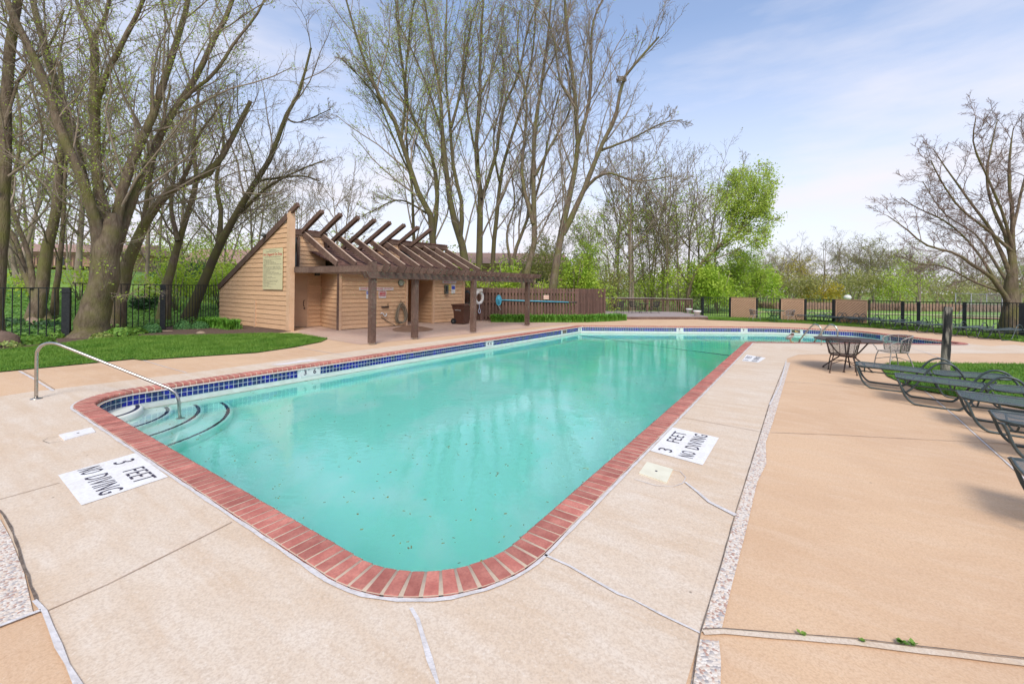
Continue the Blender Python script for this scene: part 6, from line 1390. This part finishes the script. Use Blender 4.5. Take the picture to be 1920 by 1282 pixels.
ORD = ['leftmost', 'second from the left', 'third from the left', 'fourth from the left', 'fifth from the left', 'sixth from the left', 'seventh from the left', 'eighth from the left', 'ninth from the left']
def ordinal(lst, i):
    same = sorted([q for q in lst if q[0] == lst[i][0]], key=lambda q: q[1]); k = same.index(lst[i])
    return '' if len(same) == 1 else ', ' + ORD[k]
def place(key, px, Y, top_py, label, group=None, rz=0, zb=0.0, cat='tree', sx=1.0):
    t, H_, used = PROT[key]; o = t if not used[0] else copy_tree(t); used[0] = True
    x, q = ray(px, top_py); H1 = EYE + q * Y - zb; s_ = H1 / H_; o.location = (x * Y, Y, zb); o.scale = (s_ * sx, s_ * sx, s_); o.rotation_euler = (0, 0, rz); tag(o, label, cat, group)
proto_tree('yg1', 31, 10, .34, 2, LEAF_L, 1.1, .085, .16); proto_tree('yg2', 32, 10, .30, 1, LEAF_Y, .9, .07, .14); proto_tree('bare', 33, 10, .36, 2, LEAF_O, .35, .05, .10); proto_tree('green', 34, 8, .36, 3, LEAF_G, 2.6, .11, .22)
proto_tree('gold', 35, 8, .38, 2, LEAF_GOLD, 1.6, .085, .18); proto_tree('olive', 36, 9, .38, 2, LEAF_O, 1.3, .07, .15); proto_tree('bare2', 37, 10, .30, 1, LEAF_BR, .5, .05, .12)
gz = ground_h
woods = [('yg1', 1150, 31.5, 380), ('yg2', 1190, 33, 330), ('yg1', 1225, 34, 350), ('bare', 1255, 32, 290), ('yg2', 1290, 34, 320), ('bare', 1320, 36, 300), ('yg1', 1110, 31, 400), ('green', 1085, 26, 470), ('bare', 1185, 31.5, 250), ('olive', 1245, 32.5, 380), ('bare2', 1160, 36, 300), ('bare', 1215, 38, 310), ('yg2', 1345, 40, 350), ('bare2', 1275, 42, 330), ('yg1', 1130, 31, 470), ('olive', 1060, 30, 420), ('yg1', 1000, 29, 470), ('yg2', 960, 31, 450)]
lbw = {'yg1': 'lime leafed tree behind the deck', 'yg2': 'pale green budding tree behind the deck', 'bare': 'bare grey tree in the thicket behind the deck', 'bare2': 'reddish bare tree behind the deck', 'green': 'dense bright green tree in the thicket', 'olive': 'olive brown budding tree behind the deck'}
for i, (k_, px, Y, ty) in enumerate(woods): place(k_, px, Y, ty, lbw[k_] + ordinal(woods, i) if k_ != 'green' else 'dense bright green shrub tree behind the right end of the board fence', 'trees in the thicket behind the deck' if k_ != 'green' else None, i * 1.3)
# leaning bright green tree
gt = [trunk_flare(px_limb([(1290, 572), (1292, 545), (1300, 520), (1318, 490), (1345, 465), (1380, 440), (1400, 400), (1405, 350), (1410, 330)], 31, 12, 3, .5), 1.1), px_limb([(1345, 465), (1372, 425), (1385, 370), (1380, 330)], 31, 5, 2, 1), px_limb([(1318, 492), (1360, 478), (1400, 460), (1440, 440)], 31, 4, 1.5, -1), px_limb([(1380, 440), (1420, 400), (1445, 360)], 31, 4, 1.5, -.5), px_limb([(1345, 465), (1352, 425), (1362, 375), (1366, 340)], 31, 4, 1.5, .8), px_limb([(1385, 430), (1425, 375), (1432, 330)], 31, 4, 1.5, .8), px_limb([(1360, 460), (1410, 430), (1450, 410)], 31, 4, 1.5, .2)]
build_tree('leaning_tree', 'bright green leafed tree leaning right with dark curved trunk', gt, (gt[0][0][0].x, 31, 0), 41, [dict(n=11, ang=(25, 65), lf=.34, K=5, up=.2, tmin=.3, rmin=.02, S=3, lmax=2.2), dict(n=6, ang=(25, 60), lf=.5, K=4, up=.1, rmin=.014, S=3, lmax=1.3), dict(n=5, ang=(25, 60), lf=.5, K=3, up=.05, rmin=.01, S=3, lmax=.7)], BARK, TWIG, LEAF_G2, .075, 7.5, .22, S0=7)
for i, (px, ty) in enumerate([(1330, 490), (1372, 480), (1410, 488)]): place('green', px, 32 + i, ty, ['dense green bush tree left of the leaning trunk', 'dense green bush tree beneath the leaning tree crown', 'dense green bush tree right of the leaning tree crown'][i], None, i * 2.0 + .5, sx=1.2)
# distant tree line on the right
dist = [('bare', 1450, 52, 465), ('gold', 1475, 46, 488), ('bare2', 1505, 56, 460), ('gold', 1520, 50, 500), ('bare', 1545, 58, 455), ('bare2', 1575, 60, 450), ('olive', 1610, 54, 470), ('olive', 1640, 56, 450), ('olive', 1675, 54, 455), ('yg2', 1690, 50, 475), ('bare', 1600, 62, 462), ('olive', 1760, 58, 470), ('bare2', 1800, 60, 465), ('bare', 1840, 58, 470), ('olive', 1880, 60, 480), ('bare2', 1915, 56, 470), ('yg1', 1940, 50, 480), ('bare', 1720, 62, 468), ('olive', 1440, 60, 480), ('olive', 1490, 64, 470), ('bare', 1990, 60, 460), ('yg2', 1960, 58, 470)]
lbd = {'bare': 'bare grey tree in the distant tree line', 'gold': 'golden leafed tree in the distant tree line', 'bare2': 'reddish bare tree in the distant tree line', 'olive': 'olive brown tree in the distant tree line', 'yg2': 'pale green tree in the distant tree line', 'yg1': 'lime leafed tree in the distant tree line'}
for i, (k_, px, Y, ty) in enumerate(dist): place(k_, px, Y, ty, lbd[k_] + ordinal(dist, i), 'distant tree line beyond the right fence', i * 1.7, sx=1.55)
place('yg1', 1727, 36, 478, 'broad pale green tree beyond the right fence with dark forked trunk', None, .8, sx=1.5)
# left woods
leftw = [('yg2', 150, 24, 60), ('bare', 280, 22, 120), ('yg1', 60, 26, 150), ('yg2', 340, 26, 180), ('bare', 480, 30, 240), ('yg1', 230, 30, 230), ('olive', 420, 28, 310), ('bare', 40, 22, 40), ('bare2', 300, 34, 300), ('yg1', 130, 32, 300), ('olive', 520, 34, 350), ('bare', 640, 38, 300), ('yg2', 20, 34, 330), ('bare2', 400, 36, 350), ('bare', 560, 40, 330)]
lbl = {'bare': 'bare grey tree in the left woods', 'yg2': 'pale green budding tree in the left woods', 'yg1': 'lime leafed tree in the left woods', 'olive': 'olive budding tree in the left woods', 'bare2': 'reddish bare tree in the left woods'}
for i, (k_, px, Y, ty) in enumerate(leftw):
    x, q = ray(px, ty); place(k_, px, Y, ty, lbl[k_] + ordinal(leftw, i), 'trees in the left woods beyond the fence', i * 1.9, zb=gz(x * Y, Y) - .05)
# bare oak at the right
YR = 17.2
to_ = [trunk_flare(([A(1893, 626, YR), A(1895, 600, YR), A(1896, 575, YR), A(1897, 555, YR), A(1899, 520, YR), A(1900, 483, YR), A(1898, 413, YR), A(1892, 324, YR), A(1896, 265, YR), A(1900, 240, YR)], [w_ / 2 / FOC * YR for w_ in (31, 26, 24, 22, 16, 10, 6, 4, 2.5, 1)]), 1.15),
    px_limb([(1893, 575), (1880, 548), (1857, 519), (1825, 497), (1793, 476), (1736, 459), (1700, 430), (1665, 405)], YR, 15, 2, -.8), px_limb([(1897, 520), (1875, 470), (1857, 430), (1820, 380), (1793, 342), (1770, 310), (1750, 280)], YR, 12, 2, .8), px_limb([(1898, 500), (1885, 440), (1862, 390), (1850, 330), (1862, 260), (1870, 225)], YR, 12, 2, .4), px_limb([(1896, 470), (1850, 430), (1800, 390), (1765, 340), (1745, 300)], YR, 9, 2, -1.2), px_limb([(1880, 548), (1830, 530), (1770, 500), (1720, 495), (1690, 480)], YR, 7, 2, 1.0), px_limb([(1899, 560), (1910, 548), (1935, 535), (1980, 500), (2010, 440)], YR, 13, 3, 0),
    px_limb([(1900, 470), (1880, 400), (1850, 330), (1825, 270), (1830, 220)], YR, 9, 2, -.8), px_limb([(1899, 430), (1915, 360), (1935, 280), (1940, 210)], YR, 8, 2, .6), px_limb([(1870, 530), (1830, 470), (1780, 420), (1720, 390), (1690, 370)], YR, 8, 2, 1.5), px_limb([(1895, 540), (1870, 500), (1830, 440), (1770, 400), (1730, 340)], YR + .5, 9, 2, 2.2)]
build_tree('oak_tree', 'big spreading bare oak at the right behind the iron fence', to_, (to_[0][0][0].x, YR, 0), 51, [dict(n=13, ang=(25, 60), lf=.36, K=6, up=.10, tmin=.22, wander=.16, rmin=.012, S=4, lmax=1.4), dict(n=10, ang=(25, 62), lf=.45, K=5, up=.10, tmin=.12, wander=.2, rmin=.008, S=3, lmax=1.1), dict(n=8, ang=(30, 65), lf=.45, K=3, up=.1, tmin=.1, wander=.25, rmin=.0055, S=3, lmax=.6)], BARK, mat('oak_twig', (.25, .17, .135), .9, col2=(.19, .135, .11), scale=2), None, S0=12)

# thickets and bushes
def bush(name, px, py_base, Y, w_px, h_px, leaf, m, n_, label, cat='bush', seed=1, zb=None):
    p = A(px, py_base, Y); x, y = p.x, p.y; w_ = w_px / FOC * Y / 2; h_ = h_px / FOC * Y; z_ = gz(x, y) if zb is None else zb
    r = np.random.default_rng(seed); t = empty(name, label, cat, (x, y, z_)); c = []
    lobes = [(r.uniform(-.6, .6) * w_, r.uniform(-.5, .5) * w_, r.uniform(.35, .8) * h_, r.uniform(.35, .6)) for _ in range(9)]
    pts = []
    for lx, ly, lz, lr_ in lobes:
        k_ = n_ // 9; d = nrmz(r.normal(0, 1, (k_, 3))) * (r.random((k_, 1)) ** .45) * np.array([w_, w_, h_ * .7]) * lr_; pts.append(d + np.array([lx, ly, lz]))
    c = np.concatenate(pts); c = c[c[:, 2] > .02]; n2 = len(c); nr = nrmz(r.normal(0, 1, (n2, 3)) + np.array([0, 0, .5])); t1 = nrmz(np.cross(nr, r.normal(0, 1, (n2, 3)))); t2 = np.cross(nr, t1); l_ = leaf * r.uniform(.5, 1.3, (n2, 1)); V = np.zeros((n2, 4, 3)); V[:, 0] = c - t1 * l_; V[:, 1] = c + t2 * l_ * .65; V[:, 2] = c + t1 * l_; V[:, 3] = c - t2 * l_ * .65
    put('foliage', np_mesh('foliage', V.reshape(-1, 3), np.arange(n2 * 4).reshape(-1, 4), m), t)
    mb = MB()
    for q in range(7):
        a_ = r.uniform(0, 6.28); mb.tube([(0, 0, 0), (math.cos(a_) * w_ * .3, math.sin(a_) * w_ * .3, h_ * .5), (math.cos(a_) * w_ * .6, math.sin(a_) * w_ * .6, h_ * .9)], [.03, .02, .008], 4)
    mb.build('stems', TWIG, t); return t
bs = [('lime_bush', 230, 530, 22, 150, 130, .055, LEAF_Y, 900, 'pale lime understory behind the biggest trunk'), ('lime_bush', 380, 520, 26, 170, 120, .07, LEAF_Y, 2400, 'pale understory before the brown roofed house'), ('lime_bush', 20, 520, 24, 150, 140, .06, LEAF_Y, 500, 'pale understory at the left edge behind the trunks'), ('ivy_bush', 860, 560, 27, 120, 120, .08, LEAF_Y, 1500, 'pale leafy shrub hiding the long house roof'), ('ivy_bush', 1000, 560, 28, 140, 130, .08, LEAF_O, 2200, 'olive shrub before the right half of the long house'),
      ('lime_bush', 330, 545, 20, 120, 105, .06, LEAF_L, 2600, 'large lime leafed bush behind the fence left of the leaning tree'), ('lime_bush', 415, 545, 21, 100, 90, .06, LEAF_L, 2200, 'lime leafed bush beside the bath house gable'), ('conifer_bush', 275, 548, 19.5, 60, 36, .05, LEAF_D, 2200, 'low dark green conifer bush behind the tall iron fence'), ('conifer_bush', 350, 510, 24, 120, 80, .06, LEAF_D, 2600, 'tall dark conifer behind the lime bushes'),
      ('lime_bush', 150, 510, 20, 90, 70, .06, LEAF_L, 700, 'sparse lime bush seen between the left trunks'), ('lime_bush', 60, 500, 19, 90, 80, .06, LEAF_L, 600, 'sparse lime bush behind the forked tree'), ('lime_bush', 440, 480, 24, 110, 80, .07, LEAF_Y, 1800, 'pale green bush above the gable roof edge'),
      ('green_bush', 950, 600, 24.5, 60, 110, .08, LEAF_G, 1500, 'bright green bush behind the left part of the board fence'), ('green_bush', 1075, 600, 25.5, 110, 110, .08, LEAF_G, 3600, 'big bright green bush behind the right part of the board fence'), ('ivy_bush', 1010, 600, 23.8, 90, 75, .07, LEAF_Y, 1700, 'pale leafed shrub just above the board fence center'), ('ivy_bush', 900, 600, 23.9, 70, 85, .08, LEAF_Y, 900, 'pale leafed shrub above the left end of the board fence'),
      ('green_bush', 1345, 602, 30.5, 90, 85, .09, LEAF_G, 3800, 'green ivy covered bush behind the iron fence right of the deck'), ('yellow_bush', 1150, 598, 31, 90, 80, .08, LEAF_O, 1100, 'yellow green bush behind the left deck railing'), ('yellow_bush', 1215, 598, 33, 110, 75, .08, LEAF_Y, 1100, 'yellow green bush behind the middle of the deck railing'), ('yellow_bush', 1275, 598, 32, 90, 90, .08, LEAF_L, 1200, 'lime bush behind the right end of the deck railing'),
      ('green_bush', 1425, 600, 40, 90, 75, .11, LEAF_G, 2800, 'fresh green bush behind the iron gate section'), ('brown_bush', 1480, 600, 44, 100, 60, .10, LEAF_O, 2200, 'olive thicket bush behind the second tan panel'), ('golden_bush', 1530, 600, 44, 90, 50, .10, LEAF_GOLD, 1700, 'golden bush behind the fence right of the second tan panel'), ('brown_bush', 1600, 600, 46, 130, 75, .10, LEAF_O, 2600, 'olive brown thicket behind the globe lamp'), ('brown_bush', 1680, 600, 44, 110, 70, .10, LEAF_Y, 2200, 'pale green thicket right of the globe lamp'), ('brown_bush', 1780, 600, 48, 130, 60, .10, LEAF_O, 2200, 'olive thicket behind the metal backstop'), ('brown_bush', 1880, 600, 50, 150, 60, .10, LEAF_BR, 2200, 'reddish thicket behind the bare oak')]
for i, b_ in enumerate(bs): bush(*b_, seed=60 + i)
# wood mass filling the gaps far behind
def mass(name, x0, x1, y0, y1, h, n_, leaf, m, seed, kind='stuff'):
    r = np.random.default_rng(seed); x = r.uniform(x0, x1, n_); y = r.uniform(y0, y1, n_); top = h * (0.75 + .25 * np.sin(x * .9 + seed) * np.cos(x * .37 + 2)) ; z_ = top * r.random(n_) ** .8 + np.array([gz(a_, b_) for a_, b_ in zip(x, y)]); c = np.stack([x, y, z_], 1); nr = nrmz(r.normal(0, 1, (n_, 3))); t1 = nrmz(np.cross(nr, r.normal(0, 1, (n_, 3)))); t2 = np.cross(nr, t1); l_ = leaf * r.uniform(.5, 1.3, (n_, 1)); V = np.zeros((n_, 4, 3)); V[:, 0] = c - t1 * l_; V[:, 1] = c + t2 * l_ * .35; V[:, 2] = c + t1 * l_; V[:, 3] = c - t2 * l_ * .35
    return put(name, np_mesh(name, V.reshape(-1, 3), np.arange(n_ * 4).reshape(-1, 4), m), kind=kind)
mass('distant_wood', 20, 130, 66, 80, 5.5, 26000, .22, LEAF_O, 1); mass('distant_wood', 20, 130, 62, 80, 5.0, 14000, .20, LEAF_BR, 2); mass('distant_wood', -60, 30, 52, 66, 6.0, 16000, .20, LEAF_Y, 3); mass('distant_wood', -75, 30, 56, 70, 7.0, 20000, .22, LEAF_BR, 4)
mass('undergrowth', 6, 20, 33, 40, 3.2, 9000, .10, LEAF_O, 5); mass('undergrowth', -3, 7, 27, 33, 2.6, 6000, .10, LEAF_Y, 6)
# dry reeds and field
def reeds(x0, x1, y0, y1, n_, h, seed):
    r = np.random.default_rng(seed); x = r.uniform(x0, x1, n_); y = r.uniform(y0, y1, n_); hh = h * r.uniform(.6, 1.15, n_); w_ = .035; V = np.zeros((n_, 3, 3)); V[:, 0] = np.stack([x - w_, y, np.zeros(n_)], 1); V[:, 1] = np.stack([x + w_, y, np.zeros(n_)], 1); V[:, 2] = np.stack([x + r.normal(0, .15, n_), y + r.normal(0, .1, n_), hh], 1)
    put('dry_reeds', np_mesh('dry_reeds', V.reshape(-1, 3), np.arange(n_ * 3).reshape(-1, 3), REED), kind='stuff')
reeds(24, 62, 38, 43, 14000, .62, 8)
sheet('sandy_path', [(18, 33), (70, 27), (70, 28.3), (18, 34)], 0.0, SAND); sheet('running_track', [(29, 28.5), (60, 21), (60, 24.5), (29, 29.6)], 0.005, TRACK)
# backstop
bk = empty('backstop', 'galvanised chain link backstop frame beyond the right fence', 'backstop', (28.6, 27.5, 0))
for x in (0, 1.0, 2.0, 3.0, 4.0): MB().tube([(x, 0, 0), (x, 0, 1.65)], .024, 8).build('post', CHAIN, bk)
for z_ in (.95, 1.62): MB().tube([(0, 0, z_), (4.0, 0, z_ - .02)], .018, 8).build('rail', CHAIN, bk)
wm_ = MB()
for q in range(44): wm_.tube([(q * .1 - .3 if q * .1 > .3 else 0, 0, .1), (min(q * .1 + 1.2, 4.0), 0, 1.6)], .006, 3, caps=False)
for q in range(44): wm_.tube([(q * .1 - .3 if q * .1 > .3 else 0, .01, 1.6), (min(q * .1 + 1.2, 4.0), .01, .1)], .006, 3, caps=False)
wm_.build('wire_mesh', CHAIN, bk)

# ------------------------------------------------------------------ houses
def house(px0, px1, Y, py_eave, py_ridge, py_base, label, deck=False, depth=8):
    a, b = A(px0, py_eave, Y), A(px1, py_eave, Y); zb = A(px0, py_base, Y).z; ze = a.z; zr = A((px0 + px1) / 2, py_ridge, Y).z; xm, w_ = (a.x + b.x) / 2, (b.x - a.x)
    t = empty('house', label, 'house', (xm, Y, 0)); h2 = w_ / 2
    MB().box((0, depth / 2, (zb + ze) / 2), (w_, depth, ze - zb)).build('wall', HOUSEW, t)
    MB().hexa([(-h2 - .5, -.6, ze - .05), (h2 + .5, -.6, ze - .05), (h2 + .5, depth + .6, ze - .05), (-h2 - .5, depth + .6, ze - .05), (-h2 - .3, depth * .45, zr), (h2 + .3, depth * .45, zr), (h2 + .3, depth * .55, zr), (-h2 - .3, depth * .55, zr)]).build('roof', HOUSER, t)
    n_ = max(2, int(w_ / 3.2))
    for k_ in range(n_):
        x = -h2 + w_ * (k_ + .5) / n_; zc = zb + (ze - zb) * .62
        f = MB().box((x, -.03, zc), (1.25, .08, 1.15)).build('window', HOUSEL, t); MB().box((x, -.08, zc), (1.05, .03, .95)).build('pane', GLASSD, f)
    MB().box((0, -.05, ze - .15), (w_ + .02, .06, .22)).build('eave_trim', HOUSEL, t)
    if deck:
        zd = zb + (ze - zb) * .42; MB().box((0, -1.0, zd), (w_ * .8, 2, .15)).build('balcony', BROWN, t)
        for k_ in range(int(w_ * .8 / .3)): MB().box((-w_ * .4 + k_ * .3, -1.95, zd + .55), (.06, .06, .95)).build('baluster', BROWN, t)
        MB().box((0, -1.95, zd + 1.05), (w_ * .8, .08, .08)).build('handrail', BROWN, t)
        for x in (-w_ * .35, 0, w_ * .35): MB().box((x, -1.9, (zb + zd) / 2), (.15, .15, zd - zb)).build('balcony_post', HOUSEL, t)
    return t
house(-60, 220, 44, 470, 452, 520, 'tan house with balcony across the lawn behind the left trunks', True); house(330, 560, 40, 492, 462, 530, 'tan house with brown hipped roof behind the gable end'); house(800, 1060, 36, 492, 468, 560, 'long brown roofed house behind the bath house and trees')
print('tree tris', STAT[0], 'objects', len(bpy.data.objects))
